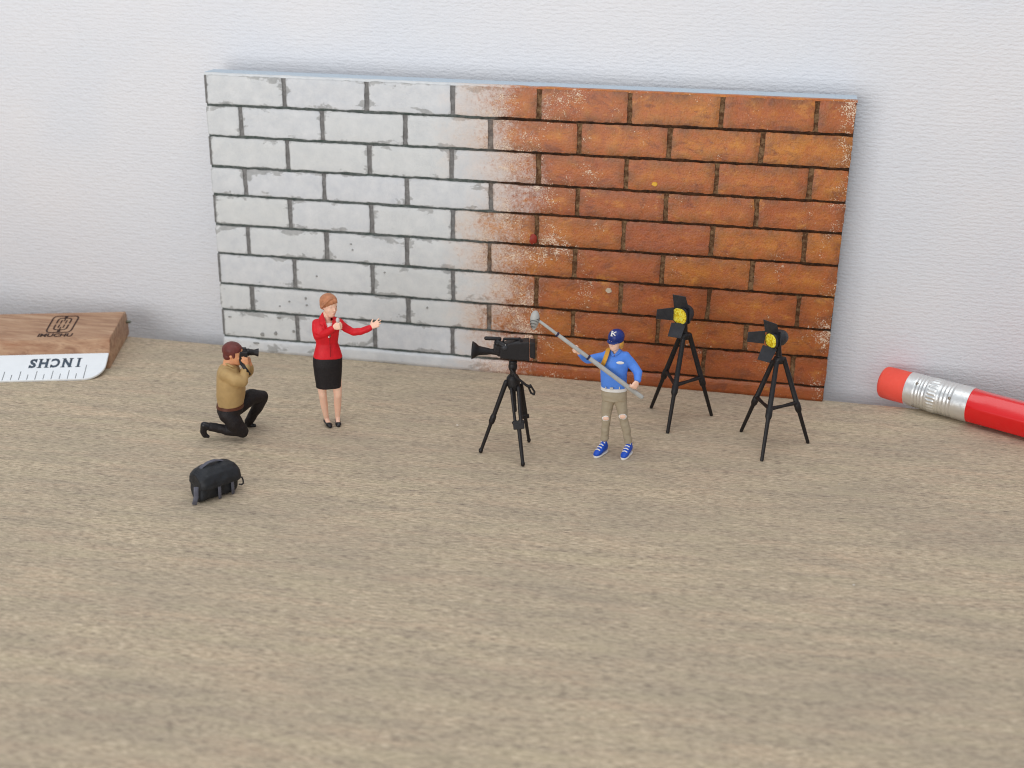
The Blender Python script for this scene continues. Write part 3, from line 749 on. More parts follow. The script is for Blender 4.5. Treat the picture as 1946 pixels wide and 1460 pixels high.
b = bmesh.new(); chain(b, [(F(334, 520, 0.165), r(3)), (F(340, 610, 0.145), r(3)), (F(342, 695, 0.17), r(3))]); finish('jacket_seam', b, paint('dark_red_seam', L(150, 14, 24), 0.6, 0.1), jk)
# skirt
b = bmesh.new()
sect(b, [(F(316, 660), X * r(118), N * r(78)), (F(316, 700), X * r(136), N * r(90)), (F(316, 770), X * r(136), N * r(94)), (F(318, 860), X * r(128), N * r(86)), (F(322, 940), X * r(120), N * r(78)), (F(324, 985), X * r(118), N * r(76))], 28, 2.3)
fuse('skirt', b, SKIRT, wo, 0.011, 3, wrinkle=0.006, wscale=5, stretch=(1, 1, 0.4))
# hair: cap with a swept fringe
b = bmesh.new()
ell(b, hc + up * hr * 0.40 - fx * hr * 0.14, sx * hr * 0.84, fx * hr * 0.92, up * hr * 0.78)
ell(b, hc - fx * hr * 0.42 + up * hr * 0.05, sx * hr * 0.72, fx * hr * 0.55, up * hr * 0.62)
for k, (px_, py_, w_) in enumerate([(272, 232, 0.10), (285, 212, 0.15), (310, 205, 0.175), (345, 190, 0.18), (380, 178, 0.16)]):
    ell(b, F(px_, py_ - 12, w_ - 0.03), X * r(30), N * r(12), UP * r(24), 12, 8)
for k in range(7):
    a = k / 6; p0 = F(372 - 8 * k, 135 + 4 * k, 0.12); p1 = F(330 - 12 * k, 150 + 12 * k, 0.165); p2 = F(275 - 3 * k, 190 + 7 * k, 0.10)
    chain(b, [(p0, r(9)), (p1, r(10)), (p2, r(8))], 8)
def hcut(c, n):
    q = c - hc
    return q.dot(fx) > hr * 0.35 and q.dot(up) < hr * 0.18 and abs(q.dot(sx)) < hr * 0.62
fuse('hair', b, HAIR, pb, 0.008, 3, wrinkle=0.003, wscale=22, cut=hcut, stretch=(1, 1, 3))
# shoes
for (hx, hy), (tx, ty) in (((302, 1283), (346, 1382)), ((411, 1273), (421, 1374))):
    b = bmesh.new(); toe = floor_at(560 + tx / 5.035, 540 + ty / 5.035, 0.0) - F.base; an = F(hx, hy, -0.13)
    d = V((toe.x - an.x, toe.y - an.y, 0)); Ls = d.length; d.normalize(); s_ = UP.cross(d); hl = V((an.x, an.y, 0)) - d * 0.03; hz = an.z - 0.03
    def at_(u, z): return hl + (V((toe.x, toe.y, 0)) - hl) * u + UP * z
    sect(b, [(at_(1.0, 0.016), s_ * 0.012, UP * 0.012), (at_(0.93, 0.024), s_ * 0.034, UP * 0.022), (at_(0.76, 0.036), s_ * 0.048, UP * 0.036), (at_(0.62, 0.040), s_ * 0.050, UP * 0.034),
             (at_(0.45, 0.045), s_ * 0.046, UP * 0.022), (at_(0.22, hz * 0.62), s_ * 0.044, UP * 0.026), (at_(0.02, hz * 0.80), s_ * 0.043, UP * 0.038), (at_(-0.10, hz * 0.9), s_ * 0.026, UP * 0.036)], 14)
    chain(b, [(at_(-0.02, hz * 0.7), 0.024), (at_(0.0, 0.010), 0.010)], 8)
    fuse('shoe', b, SHOE, wo, 0.0065, 1)
# her microphone is held: its own thing
mic = thing('microphone', 'small pale grey microphone held up by the woman in red', 'microphone', F.base)
b = bmesh.new(); chain(b, [(F(418, 365, 0.225), r(12)), (F(438, 446, 0.215), r(10))]); finish('handle', b, MIC, mic)
b = bmesh.new(); ell(b, F(412, 346, 0.228), X * r(18), N * r(18), UP * r(25)); finish('mic_head', b, MIC, mic)

# ------------------------------------------------------------------ kneeling photographer
F = Frame((455, 832), (340, 620), 6.083); r = F.r; X, N = F.X, F.N
ph = thing('person', 'man in tan shirt and dark trousers kneeling on one knee to take a photo', 'person', F.base)
hr = r(130); hc = F(628, 318, 0.0); b = bmesh.new()
fx, sx, up = body_head(b, hc, X * 0.95 + N * 0.25 - UP * 0.05, UP - X * 0.02, hr, jaw=1.05)
chain(b, [(F(590, 400), r(72)), (F(575, 500), r(78))])
# core body
sect(b, [(F(580, 520), X * r(100), N * r(150)), (F(590, 700), X * r(130), N * r(160)), (F(590, 880), X * r(130), N * r(150)), (F(590, 960), X * r(120), N * r(140))])
limb(b, [(F(560, 570, 0.18), r(60)), (F(735, 640, 0.24), r(44)), (F(752, 560, 0.17), r(36)), (F(778, 450, 0.13), r(28))])
limb(b, [(F(640, 550, -0.18), r(52)), (F(740, 572, -0.2), r(42)), (F(812, 528, -0.14), r(32)), (F(820, 440, -0.04), r(28))])
limb(b, [(F(570, 1000, 0.12), r(70)), (F(640, 1110, 0.13), r(66)), (F(730, 1218, 0.13), r(46)), (F(600, 1205, 0.10), r(42)), (F(470, 1180, 0.07), r(34)), (F(350, 1162, 0.05), r(32))])
limb(b, [(F(650, 925, -0.13), r(75)), (F(830, 815, -0.22), r(64)), (F(968, 810, -0.28), r(44)), (F(930, 900, -0.33), r(44)), (F(850, 1030, -0.39), r(38)), (F(808, 1110, -0.42), r(32))])
hand(b, F(782, 440, 0.14), UP * 0.95 - X * 0.15, N * 0.9 + X * 0.25, r(135), [0.5, 0.6, 0.7, 0.8], side=-1, spread=0.12, thumb=0.6, tcurl=0.3)
hand(b, F(820, 440, -0.03), UP * 0.9 - X * 0.15, X * 0.7 + N * 0.5, r(140), 0.9, side=1, spread=0.1, thumb=0.5)
pb = fuse('body', b, SKIN2, ph, 0.009, 2)
face_paint(pb, hc, fx, sx, up, hr, lip=False)
# hair
b = bmesh.new()
ell(b, hc + up * hr * 0.36 - fx * hr * 0.08, sx * hr * 0.80, fx * hr * 0.90, up * hr * 0.72)
ell(b, hc - fx * hr * 0.38 - up * hr * 0.10, sx * hr * 0.70, fx * hr * 0.52, up * hr * 0.55)
for s_ in (-1, 1): ell(b, hc + sx * s_ * hr * 0.64 + fx * hr * 0.18 + up * hr * 0.02, sx * s_ * hr * 0.11, fx * hr * 0.13, up * hr * 0.26, 10, 6)
def hcut(c, n):
    q = c - hc; a = q.dot(fx) / hr; v = q.dot(up) / hr
    return (a > 0.32 and v < 0.30)
fuse('hair', b, HAIR2, pb, 0.009, 3, wrinkle=0.003, wscale=16, cut=hcut, stretch=(1, 1, 2))
# shirt
b = bmesh.new()
sect(b, [(F(590, 430, -0.0), X * r(70), N * r(78)), (F(580, 470), X * r(108), N * r(125)), (F(575, 520), X * r(128), N * r(190)), (F(590, 600), X * r(152), N * r(205)), (F(600, 700), X * r(162), N * r(195)), (F(602, 800), X * r(160), N * r(180)), (F(598, 875), X * r(150), N * r(168)), (F(592, 908), X * r(140), N * r(158))], 30, 2.2)
limb(b, [(F(545, 565, 0.20), r(82)), (F(650, 620, 0.25), r(74)), (F(735, 640, 0.24), r(66)), (F(752, 560, 0.16), r(54)), (F(772, 480, 0.14), r(42))])
limb(b, [(F(640, 550, -0.18), r(78)), (F(740, 575, -0.2), r(64)), (F(815, 525, -0.14), r(50)), (F(822, 465, -0.06), r(40))])
sh = fuse('shirt', b, TANSH, ph, 0.012, 4, wrinkle=0.014, wscale=5.5, stretch=(1, 1, 0.6))
b = bmesh.new()
for k in range(2):
    chain(b, [(F(532, 425, 0.02), r(13)), (F(560, 440, 0.10 if k else -0.1), r(14)), (F(618, 468, 0.13 if k else -0.12), r(14)), (F(672, 505, 0.08 if k else -0.08), r(13)), (F(700, 535, 0.01), r(10))])
fuse('collar', b, TANSH, sh, 0.008, 2)
# belt and trousers
b = bmesh.new(); sect(b, [(F(594, 893), X * r(153), N * r(165)), (F(592, 925), X * r(155), N * r(167))], 30, 2.2); finish('belt', b, BELTB, ph, angle=40)
b = bmesh.new()
sect(b, [(F(592, 912), X * r(148), N * r(160)), (F(588, 980), X * r(145), N * r(165)), (F(585, 1030), X * r(105), N * r(140))], 28)
limb(b, [(F(560, 1010, 0.10), r(98)), (F(640, 1110, 0.13), r(100)), (F(735, 1222, 0.13), r(72)), (F(600, 1205, 0.10), r(66)), (F(470, 1180, 0.07), r(54)), (F(370, 1165, 0.05), r(50))])
limb(b, [(F(650, 950, -0.12), r(100)), (F(830, 820, -0.22), r(98)), (F(972, 808, -0.28), r(66)), (F(930, 900, -0.33), r(68)), (F(850, 1030, -0.39), r(58)), (F(805, 1110, -0.42), r(50))])
for q, dv in ((F(735, 1222, 0.13), 0), ):
    pass
fuse('trousers', b, TROU, ph, 0.012, 4, wrinkle=0.012, wscale=6)
b = bmesh.new()   # kneeling foot: heel up, toes bent on the floor
limb(b, [(F(345, 1160, 0.05), r(46)), (F(292, 1145, 0.05), r(42)), (F(282, 1220, 0.045), r(38)), (F(300, 1262, 0.05), r(32)), (F(338, 1275, 0.06), r(20))])
fuse('shoe', b, SHOE, ph, 0.010, 2)
b = bmesh.new()
limb(b, [(F(800, 1130, -0.42), r(42)), (F(830, 1150, -0.42), r(36)), (F(870, 1150, -0.40), r(26))])
fuse('shoe', b, SHOE, ph, 0.010, 2)
# his camera
pc = thing('photo_camera', 'black camera with flared lens hood held at the kneeling man\'s eye', 'camera', F.base)
ax = (F(905, 305, 0.0) - F(760, 300, 0.0)).normalized(); ay = UP.cross(ax).normalized(); az = ax.cross(ay)
c = F(745, 325, 0.0)
b = bmesh.new(); box(b, c, ax * r(30), ay * r(85), az * r(52)); box(b, c + az * r(58) , ax * r(30), ay * r(28), az * r(20)); box(b, c - ay * r(70) - ax * r(2), ax * r(45), ay * r(22), az * r(50))
bd = fuse('camera_body', b, BLACK, pc, 0.009, 2)
b = bmesh.new(); p0 = F(780, 300, 0.0)
lens_r = ((0, 40), (30, 42), (34, 36), (70, 34), (74, 32), (92, 34), (128, 46), (134, 46))
ring_loft(b, [ellring(p0 + ax * r(d_), ay * r(q_), az * r(q_), 20) for d_, q_ in lens_r]); finish('lens', b, BLACK, pc, angle=40)
b = bmesh.new(); ring_loft(b, [ellring(p0 + ax * r(d_), ay * r(q_), az * r(q_), 20) for d_, q_ in ((134.5, 38), (120, 28), (118, 26))]); finish('lens_glass', b, paint('dark_glass', L(20, 22, 34), 0.1, 0.05, bump=0), pc, angle=40)
b = bmesh.new()
q = [F(712, 370, 0.10), F(722, 430, 0.13), F(750, 470, 0.19), F(790, 525, 0.21), F(815, 565, 0.15)]
rg_ = []
for i, p_ in enumerate(q):
    d_ = (q[min(i + 1, 4)] - q[max(i - 1, 0)]).normalized(); s_ = d_.cross(N).normalized(); rg_.append(ellring(p_, s_ * r(20), N * r(6), 10, 3))
ring_loft(b, rg_); finish('strap', b, BLACK, pc, angle=60)

# ------------------------------------------------------------------ sound person with cap
F = Frame((1166, 862), (990, 570), 4.564); r = F.r; X, N = F.X, F.N
sp = thing('person', 'person in navy cap, blue shirt and ripped khaki trousers holding a boom pole', 'person', F.base)
hr = r(76); hc = F(818, 358, 0.03); b = bmesh.new()
fx, sx, up = body_head(b, hc, -X * 0.42 + N * 0.9 - UP * 0.12, UP + X * 0.04, hr, jaw=1.0)
chain(b, [(F(822, 410), r(36)), (F(815, 480), r(42))])
sect(b, [(F(812, 462), X * r(85), N * r(40)), (F(812, 540), X * r(100), N * r(62)), (F(808, 740), X * r(98), N * r(65)), (F(808, 820), X * r(95), N * r(66))])
limb(b, [(F(728, 492, 0.0), r(28)), (F(650, 505, 0.02), r(24)), (F(578, 520, 0.06), r(22)), (F(508, 458, 0.19), r(19))])
limb(b, [(F(900, 492, 0.0), r(32)), (F(965, 560, 0.01), r(28)), (F(1012, 630, 0.06), r(24)), (F(1006, 712, 0.20), r(20))])
limb(b, [(F(757, 850, 0.0), r(40)), (F(747, 930, 0.01), r(34)), (F(738, 1020, 0.02), r(26)), (F(733, 1100, 0.01), r(24)), (F(725, 1230, 0.0), r(22))])
limb(b, [(F(860, 850, 0.0), r(40)), (F(872, 930, 0.01), r(34)), (F(888, 1015, 0.02), r(26)), (F(908, 1110, 0.01), r(24)), (F(931, 1262, 0.0), r(22))])
ell(b, F(474, 436, 0.22), X * r(28), N * r(26), UP * r(27)); hand(b, F(505, 466, 0.20), -X * 0.75 + UP * 0.65 + N * 0.1, -UP * 0.75 - X * 0.5 + N * 0.45, r(125), 1.0, side=-1, spread=0.08, thumb=0.7, tcurl=0.6)
hand(b, F(1006, 706, 0.25), -UP * 0.85 - X * 0.40 + N * 0.2, X * 0.35 + N * 0.9, r(125), 0.95, side=-1, spread=0.05, thumb=0.5, tcurl=0.8)
pb = fuse('body', b, SKIN, sp, 0.009, 2)
face_paint(pb, hc, fx, sx, up, hr, lip=False)
# hair bun down the side under the cap
b = bmesh.new()
ell(b, hc + up * hr * 0.15 - fx * hr * 0.25, sx * hr * 0.80, fx * hr * 0.72, up * hr * 0.60)
ell(b, F(864, 374, 0.01), X * r(30), N * r(42), UP * r(42))
ell(b, F(862, 388, -0.05), X * r(30), N * r(36), UP * r(38)); ell(b, F(868, 398, -0.01), X * r(20), N * r(28), UP * r(26))
fuse('hair', b, BLOND, pb, 0.009, 2, wrinkle=0.008, wscale=18, cut=lambda c, n: (c - hc).dot(fx) > hr * 0.38 and (c - hc).dot(up) < hr * 0.3, stretch=(1, 1, 0.4))
# cap
b = bmesh.new(); cc = F(828, 314, 0.02)
ell(b, cc, sx * hr * 0.90, fx * hr * 1.02, up * hr * 0.78); sect(b, [(cc - up * hr * 0.50 + fx * hr * 0.10, sx * hr * 0.86, fx * hr * 0.94), (cc - up * hr * 0.02 + fx * hr * 0.03, sx * hr * 0.89, fx * hr * 0.98)])
b2c = cc.copy()
cp = fuse('cap', b, NAVY, sp, 0.009, 2, cut=lambda c, n: (c - b2c).dot(up) < -hr * 0.47)
b = bmesh.new(); bc = cc - up * hr * 0.28
rgs = []
for (k, s_, d_) in ((0.55, 0.74, 0.07), (0.85, 0.74, 0.07), (1.08, 0.66, 0.06), (1.26, 0.50, 0.05), (1.38, 0.25, 0.03)):
    rgs.append(ellring(bc + fx * hr * k - up * hr * 0.30 * max(k - 0.8, 0), sx * hr * s_, up * hr * d_, 16))
ring_loft(b, rgs); fuse('visor', b, NAVY, cp, 0.008, 2)
b = bmesh.new(); ell(b, cc + up * hr * 0.78, sx * hr * .06, fx * hr * .06, up * hr * .04, 8, 6); finish('cap_button', b, NAVY, cp)
# letter on the cap front
lo = F(779, 309, 0.0); 
def on_ell(x_, y_, out=0.006):
    q = F(x_, y_, 0.0); dv = ray(F.org[0] + x_ / F.sc, F.org[1] + y_ / F.sc); p = CAM - F.base
    # march the ray to the cap's surface
    t0 = (F(x_, y_, 0.35) - p).length
    for i in range(900):
        z_ = p + dv * (t0 + i * 0.001); e = z_ - cc
        if (e.dot(sx) / (hr * 0.90)) ** 2 + (e.dot(fx) / (hr * 1.02)) ** 2 + (e.dot(up) / (hr * 0.78)) ** 2 < 1: return z_ - dv * out
    return F(x_, y_, 0.12)
b = bmesh.new()
for a_, b_, wd in (((793, 275), (783, 312), 7), ((824, 280), (792, 296), 6), ((798, 292), (816, 310), 6), ((780, 312), (796, 314), 4), ((787, 272), (800, 275), 4)):
    p_, q_ = on_ell(*a_), on_ell(*b_); chain(b, [(p_, r(wd) * 0.8), (q_, r(wd) * 0.8)], 8)
finish('cap_letter', b, WHITE, cp)
# shirt
b = bmesh.new()
sect(b, [(F(818, 432, -0.01), X * r(46), N * r(34)), (F(815, 455), X * r(95), N * r(48)), (F(812, 490), X * r(118), N * r(66)), (F(808, 560, 0.01), X * r(118), N * r(80)), (F(805, 640), X * r(114), N * r(80)), (F(803, 720), X * r(112), N * r(80)), (F(803, 752), X * r(108), N * r(77))], 28, 2.3)
for sx_ in (765, 855): ell(b, F(sx_, 570, 0.085), X * r(44), N * r(34), UP * r(42))
limb(b, [(F(728, 492, 0.0), r(42)), (F(650, 505, 0.01), r(38)), (F(578, 520, 0.06), r(35)), (F(518, 472, 0.17), r(27))])
limb(b, [(F(900, 492, 0.0), r(48)), (F(965, 560, 0.0), r(42)), (F(1014, 630, 0.06), r(38)), (F(1010, 694, 0.18), r(31))])
def vcut2(c, n):
    zc = c.z; top = F(812, 425).z; bot = F(808, 472).z
    if zc > top: return True
    if zc < bot or c.dot(N) < 0.01: return False
    u = (zc - bot) / (top - bot); cx = F(808, 472).dot(X) * (1 - u) + F(815, 425).dot(X) * u
    return abs(c.dot(X) - cx) < u * r(36)
st = fuse('shirt', b, BLUE, sp, 0.010, 4, wrinkle=0.010, wscale=6, cut=vcut2, stretch=(1, 1, 0.7))
b = bmesh.new()
for pts in ([(778, 428, 0.05), (790, 445, 0.09), (808, 478, 0.13), (800, 502, 0.135), (776, 470, 0.10), (766, 440, 0.04)], [(852, 422, 0.04), (838, 445, 0.09), (812, 476, 0.13), (822, 490, 0.13), (862, 465, 0.08), (874, 438, 0.02)]):
    slab(b, [F(*p_) for p_ in pts], -N * 0.022)
fuse('collar', b, BLUE, st, 0.008, 2)
b = bmesh.new(); ell(b, F(861, 547, 0.157), X * r(34), N * r(6), UP * r(13), 16, 8); finish('name_badge', b, WHITE, st)
# belt, trousers
b = bmesh.new(); sect(b, [(F(804, 748), X * r(110), N * r(80)), (F(806, 774), X * r(112), N * r(82))], 30, 2.3); be = finish('belt', b, WHITE, sp, angle=40)
BG_ = paint('belt_grey', L(200, 196, 188), 0.6, 0.05)
for x_ in (735, 785, 855):
    b = bmesh.new(); box(b, F(x_, 762 + (8 if x_ == 785 else 4), 0.150 if x_ != 855 else 0.138), X * r(5 if x_ != 785 else 14), N * r(5), UP * r(11))
    finish('buckle' if x_ == 785 else 'belt_loop', b, BG_, be, smooth=False, bevel=0.003)
b = bmesh.new()
sect(b, [(F(806, 765), X * r(108), N * r(78)), (F(808, 820), X * r(110), N * r(82)), (F(808, 860), X * r(106), N * r(78))], 28, 2.3)
limb(b, [(F(757, 845, 0.0), r(56)), (F(747, 930, 0.01), r(50)), (F(738, 1020, 0.02), r(41)), (F(733, 1100, 0.01), r(38)), (F(724, 1205, 0.0), r(32))])
limb(b, [(F(860, 845, 0.0), r(56)), (F(872, 930, 0.01), r(50)), (F(888, 1012, 0.02), r(41)), (F(908, 1110, 0.01), r(38)), (F(931, 1235, 0.0), r(33))])
tr = fuse('trousers', b, KHAKI, sp, 0.010, 4, wrinkle=0.012, wscale=7, stretch=(1, 1, 1.4))
for x_, y_, rx, rz in ((737, 1028, 30, 22), (883, 1012, 30, 24)):
    b = bmesh.new(); ell(b, F(x_, y_, 0.083), X * r(rx + 4), N * r(15), UP * r(rz + 4), 16, 8); kt = fuse('torn_edge', b, WHITE, tr, 0.007, 1, wrinkle=0.008, wscale=20)
    b = bmesh.new(); ell(b, F(x_, y_ + 1, 0.094), X * r(rx - 2), N * r(14), UP * r(rz - 3), 16, 8); fuse('bare_knee', b, SKIN, tr, 0.007, 1)
# shoes
for (hx, hy), (tx, ty) in (((722, 1260), (672, 1345)), ((938, 1300), (886, 1376))):
    toe = floor_at(990 + tx / 4.564, 570 + ty / 4.564, 0.02) - F.base; hl = F(hx, hy, 0.0); hl.z = 0
    an = F(hx, hy - 25, 0.0); hl = V((an.x, an.y, 0)); toe.z = 0
    d = (toe - hl); Ls = max(d.length, 0.26); d.normalize(); s_ = UP.cross(d)
    toe = hl + d * Ls
    b = bmesh.new()
    sect(b, [(toe - d * 0.015 + UP * 0.05, s_ * 0.035, UP * 0.022), (toe - d * 0.06 + UP * 0.06, s_ * 0.056, UP * 0.042), (toe - d * 0.13 + UP * 0.075, s_ * 0.060, UP * 0.060), (hl + d * 0.06 + UP * 0.11, s_ * 0.054, UP * 0.085), (hl + UP * 0.12, s_ * 0.052, UP * 0.09), (hl - d * 0.06 + UP * 0.10, s_ * 0.040, UP * 0.07)], 16)
    chain(b, [(hl + UP * 0.10, 0.052), (hl + UP * 0.20, 0.046)])
    sh_ = fuse('shoe', b, SHOEB, sp, 0.008, 2)
    b = bmesh.new(); rgs = []
    for k, wd in ((-0.075, 0.02), (-0.06, 0.045), (0.0, 0.056), (0.08, 0.053), (Ls - 0.12, 0.060), (Ls - 0.05, 0.052), (Ls - 0.02, 0.030), (Ls - 0.012, 0.01)):
        rgs.append(ellring(hl + d * k + UP * 0.018, s_ * wd, UP * 0.018, 14, 4))
    ring_loft(b, rgs); finish('sole', b, WHITE, sh_, angle=60)
    b = bmesh.new()
    for k in range(4):
        c_ = toe - d * (0.09 + 0.045 * k) + UP * (0.118 + 0.026 * k)
        chain(b, [(c_ - s_ * 0.034 - UP * 0.006, 0.009), (c_ + UP * 0.005, 0.010), (c_ + s_ * 0.034 - UP * 0.006, 0.009)], 8)
    finish('laces', b, WHITE, sh_)
# shoulder bag: ochre strap in front, pouch against the back
sb = thing('shoulder_bag', 'ochre shoulder bag strap over the cap wearer\'s shoulder', 'bag', F.base)
b = bmesh.new(); q = [(772, 440, -0.06), (765, 418, 0.0), (758, 425, 0.05), (745, 470, 0.135), (728, 520, 0.172), (712, 556, 0.15), (692, 590, 0.05), (690, 600, -0.05)]
pts = [F(*p_) for p_ in q]; rg_ = []
for i, p_ in enumerate(pts):
    d_ = (pts[min(i + 1, len(pts) - 1)] - pts[max(i - 1, 0)]).normalized(); nn_ = (p_ - F(812, 520)).normalized(); s_ = d_.cross(nn_).normalized(); nn_ = s_.cross(d_); rg_.append(ellring(p_, s_ * r(23), nn_ * r(6), 12, 3))
ring_loft(b, rg_); fuse('strap', b, OCHRE, sb, 0.007, 1)
b = bmesh.new(); box(b, F(730, 600, -0.20), X * r(45), N * r(18), UP * r(42)); fuse('pouch', b, OCHRE, sb, 0.009, 3)
# boom pole
bo = thing('boom_microphone', 'grey boom pole with ribbed microphone held by the person in blue', 'microphone boom', F.base)
A, B = F(165, 188, 0.30), F(1045, 842, 0.22); dB = (B - A).normalized()
def pole(f): return A + (B - A) * f
b = bmesh.new(); chain(b, [(pole(0.0), r(12)), (pole(0.172), r(13))]); chain(b, [(pole(0.165), r(16)), (pole(0.47), r(17)), ]); chain(b, [(pole(0.475), r(19)), (pole(1.0), r(20))])
finish('pole', b, GREY, bo, angle=40)
for f_, q_ in ((0.168, 21), (0.472, 23)):
    b = bmesh.new(); ring_loft(b, [ellring(pole(f_) + dB * k * 0.001, dB.orthogonal().normalized() * r(q), dB.cross(dB.orthogonal()).normalized() * r(q), 20) for k, q in ((-16, q_ * .8), (-14, q_), (14, q_), (16, q_ * .8))]); finish('clamp_ring', b, paint('navy_ring', L(38, 34, 66), 0.5, 0.1), bo, angle=40)
b = bmesh.new(); mcx = F(120, 150, 0.30); md = (F(112, 250, 0.30) - F(126, 100, 0.30)).normalized(); ms = md.cross(N).normalized(); mn = ms.cross(md)
rings = []
for k in range(41):
    u = k / 40; prof_r = (math.sin(math.pi * min(max(u * 0.94 + 0.03, 0), 1)) ** 0.5) * (46 - 16 * u)
    rings.append(ellring(F(127, 97, 0.30) + md * r(162) * u, ms * r(prof_r), mn * r(prof_r), 20))
ring_loft(b, rings); mh = finish('microphone_head', b, GREY, bo)
b = bmesh.new()
for k in range(6):
    u = 0.42 + 0.085 * k; rad = (math.sin(math.pi * (u * 0.94 + 0.03)) ** 0.5) * (46 - 16 * u); c_ = F(127, 97, 0.30) + md * r(162) * u
    pts_ = []
    for i in range(13):
        a = R(-20 + 220 * i / 12) ; q_ = c_ + (ms * math.cos(a) + mn * -math.sin(a) * -1) * r(rad * 1.0) + md * r(10) * math.cos(a)
        pts_.append((q_, r(2.4)))
    chain(b, pts_, 6)
finish('slots', b, BLACK, mh)

# ------------------------------------------------------------------ video camera on its tripod
F = Frame((968, 862), (870, 610), 5.033); r = F.r; X, N = F.X, F.N
def foot(px, py): return floor_at(px, py) - F.base
tp = thing('tripod', 'black camera tripod with pan handle under the video camera', 'tripod', F.base)
def strut(bm, a, b, ra, rb, n=12): chain(bm, [(a, ra), (b, rb)], n)
zf = lambda x, y: floor_at(870 + x / 5.033, 610 + y / 5.033, 0.03) - F.base
hub = F(530, 590, 0.0)
f1, f2, f3 = zf(220, 1245), zf(622, 1372), zf(680, 1145)
b = bmesh.new(); h1 = F(462, 585, 0.02); k1 = h1 + (f1 - h1) * 0.53
strut(b, h1, k1, r(24), r(22)); strut(b, k1 - (f1 - h1) * 0.035, k1 + (f1 - h1) * 0.035, r(30), r(30)); strut(b, k1, f1, r(19), r(17)); ell(b, f1 + UP * 0.01, X * r(22), N * r(22), UP * r(26)); fuse('leg', b, GUN, tp, 0.009, 1)
b = bmesh.new(); h2 = F(545, 640, 0.08); k2 = F(590, 1000, 0.0); d2 = (f2 - h2); k2 = h2 + d2 * 0.50; sx2 = d2.cross(N).normalized(); sx2 = sx2 if sx2.dot(X) > 0 else -sx2
strut(b, h2 - sx2 * r(34), k2 - sx2 * r(30), r(15), r(15)); strut(b, h2 + sx2 * r(34), k2 + sx2 * r(22), r(19), r(19)); box(b, k2, sx2 * r(52), N * r(22), d2.normalized() * r(24)); strut(b, k2 - sx2 * r(45) - d2 * 0.05, k2 + sx2 * r(45) - d2 * 0.05, r(17), r(17))
strut(b, k2, f2, r(21), r(17)); ell(b, f2 + UP * 0.01, X * r(21), N * r(21), UP * r(30)); fuse('leg', b, GUN, tp, 0.009, 1)
b = bmesh.new(); h3 = F(595, 610, -0.08); d3 = f3 - h3; k3 = h3 + d3 * 0.56; sx3 = d3.cross(N).normalized()
strut(b, h3 - sx3 * r(16), k3 - sx3 * r(14), r(15), r(15)); strut(b, h3 + sx3 * r(16), k3 + sx3 * r(14), r(15), r(15)); box(b, k3, sx3 * r(40), N * r(20), d3.normalized() * r(20)); strut(b, k3, f3, r(19), r(16)); ell(b, f3 + UP * 0.01, X * r(20), N * r(20), UP * r(26)); fuse('leg', b, GUN, tp, 0.009, 1)
b = bmesh.new(); sect(b, [(F(530, 515), X * r(42), N * r(42)), (F(528, 545), X * r(62), N * r(58)), (F(532, 610), X * r(64), N * r(60)), (F(545, 660), X * r(52), N * r(48))], 20); strut(b, F(530, 560), F(552, 860), r(17), r(14)); fuse('column', b, GUN, tp, 0.010, 2)
b = bmesh.new(); ell(b, F(526, 435), X * r(43), N * r(43), UP * r(58)); sect(b, [(F(528, 375), X * r(38), N * r(38)), (F(528, 400), X * r(40), N * r(40))]); strut(b, F(526, 450), F(528, 520), r(26), r(30)); fuse('pan_head', b, GUN, tp, 0.010, 2)
b = bmesh.new(); hp = [(F(515, 470, 0.12), r(11)), (F(560, 540, 0.14), r(13)), (F(650, 612, 0.14), r(13)), (F(682, 630, 0.14), r(16))]; chain(b, hp)
for x0_, y0_, x1_, y1_ in ((672, 622, 700, 690), (694, 614, 735, 680), (700, 690, 728, 704), (735, 680, 730, 704)): strut(b, F(x0_, y0_, 0.14), F(x1_, y1_, 0.14), r(10), r(10))
fuse('pan_handle', b, GUN, tp, 0.007, 1)
vc = thing('video_camera', 'black shoulder style video camera mounted on the camera tripod, lens to the left', 'camera', F.base)
ax = X.copy(); ax = (X + N * -0.12).normalized(); ay = UP.cross(ax); 
def cb(x0, y0, x1, y1, dep, w=0.0, rot=0.0):
    a, b_ = F(x0, y0, w), F(x1, y1, w); c = (F((x0 + x1) / 2, (y0 + y1) / 2, w)); 
    return c, X * abs(r(x1 - x0)) / 2, N * dep, UP * abs(r(y1 - y0)) / 2 / 0.95
tilt = UP * 0.0
b = bmesh.new()
def slant(x0, x1, yt0, yt1, yb0, yb1, dep, w=0.02):
    hexa(b, [F(x0, yb0, w + dep), F(x1, yb1, w + dep), F(x1, yb1, w - dep) , F(x0, yb0, w - dep), F(x0, yt0, w + dep), F(x1, yt1, w + dep), F(x1, yt1, w + dep) - N * 2 * dep, F(x0, yt0, w + dep) - N * 2 * dep])
def boxy(x0, x1, yt0, yt1, yb0, yb1, dep, w=0.13):
    q = [F(x0, yb0, w), F(x1, yb1, w), F(x1, yt1, w), F(x0, yt0, w)]; slab(b, q, -N * dep)
boxy(405, 500, 250, 225, 362, 372, 0.22); boxy(480, 686, 222, 205, 372, 388, 0.22); boxy(450, 600, 226, 190, 300, 300, 0.18, 0.11)
vb = fuse('camera_body', b, BLACK, vc, 0.009, 2)
b = bmesh.new(); boxy(690, 742, 208, 212, 355, 368, 0.20, 0.12); fuse('battery', b, BLACK, vc, 0.009, 2)
b = bmesh.new(); l0 = F(405, 300, 0.02); l1 = F(135, 280, 0.05); dl = (l1 - l0); ln = dl.length; dl.normalize(); ls = dl.cross(UP).normalized(); lu = ls.cross(dl)
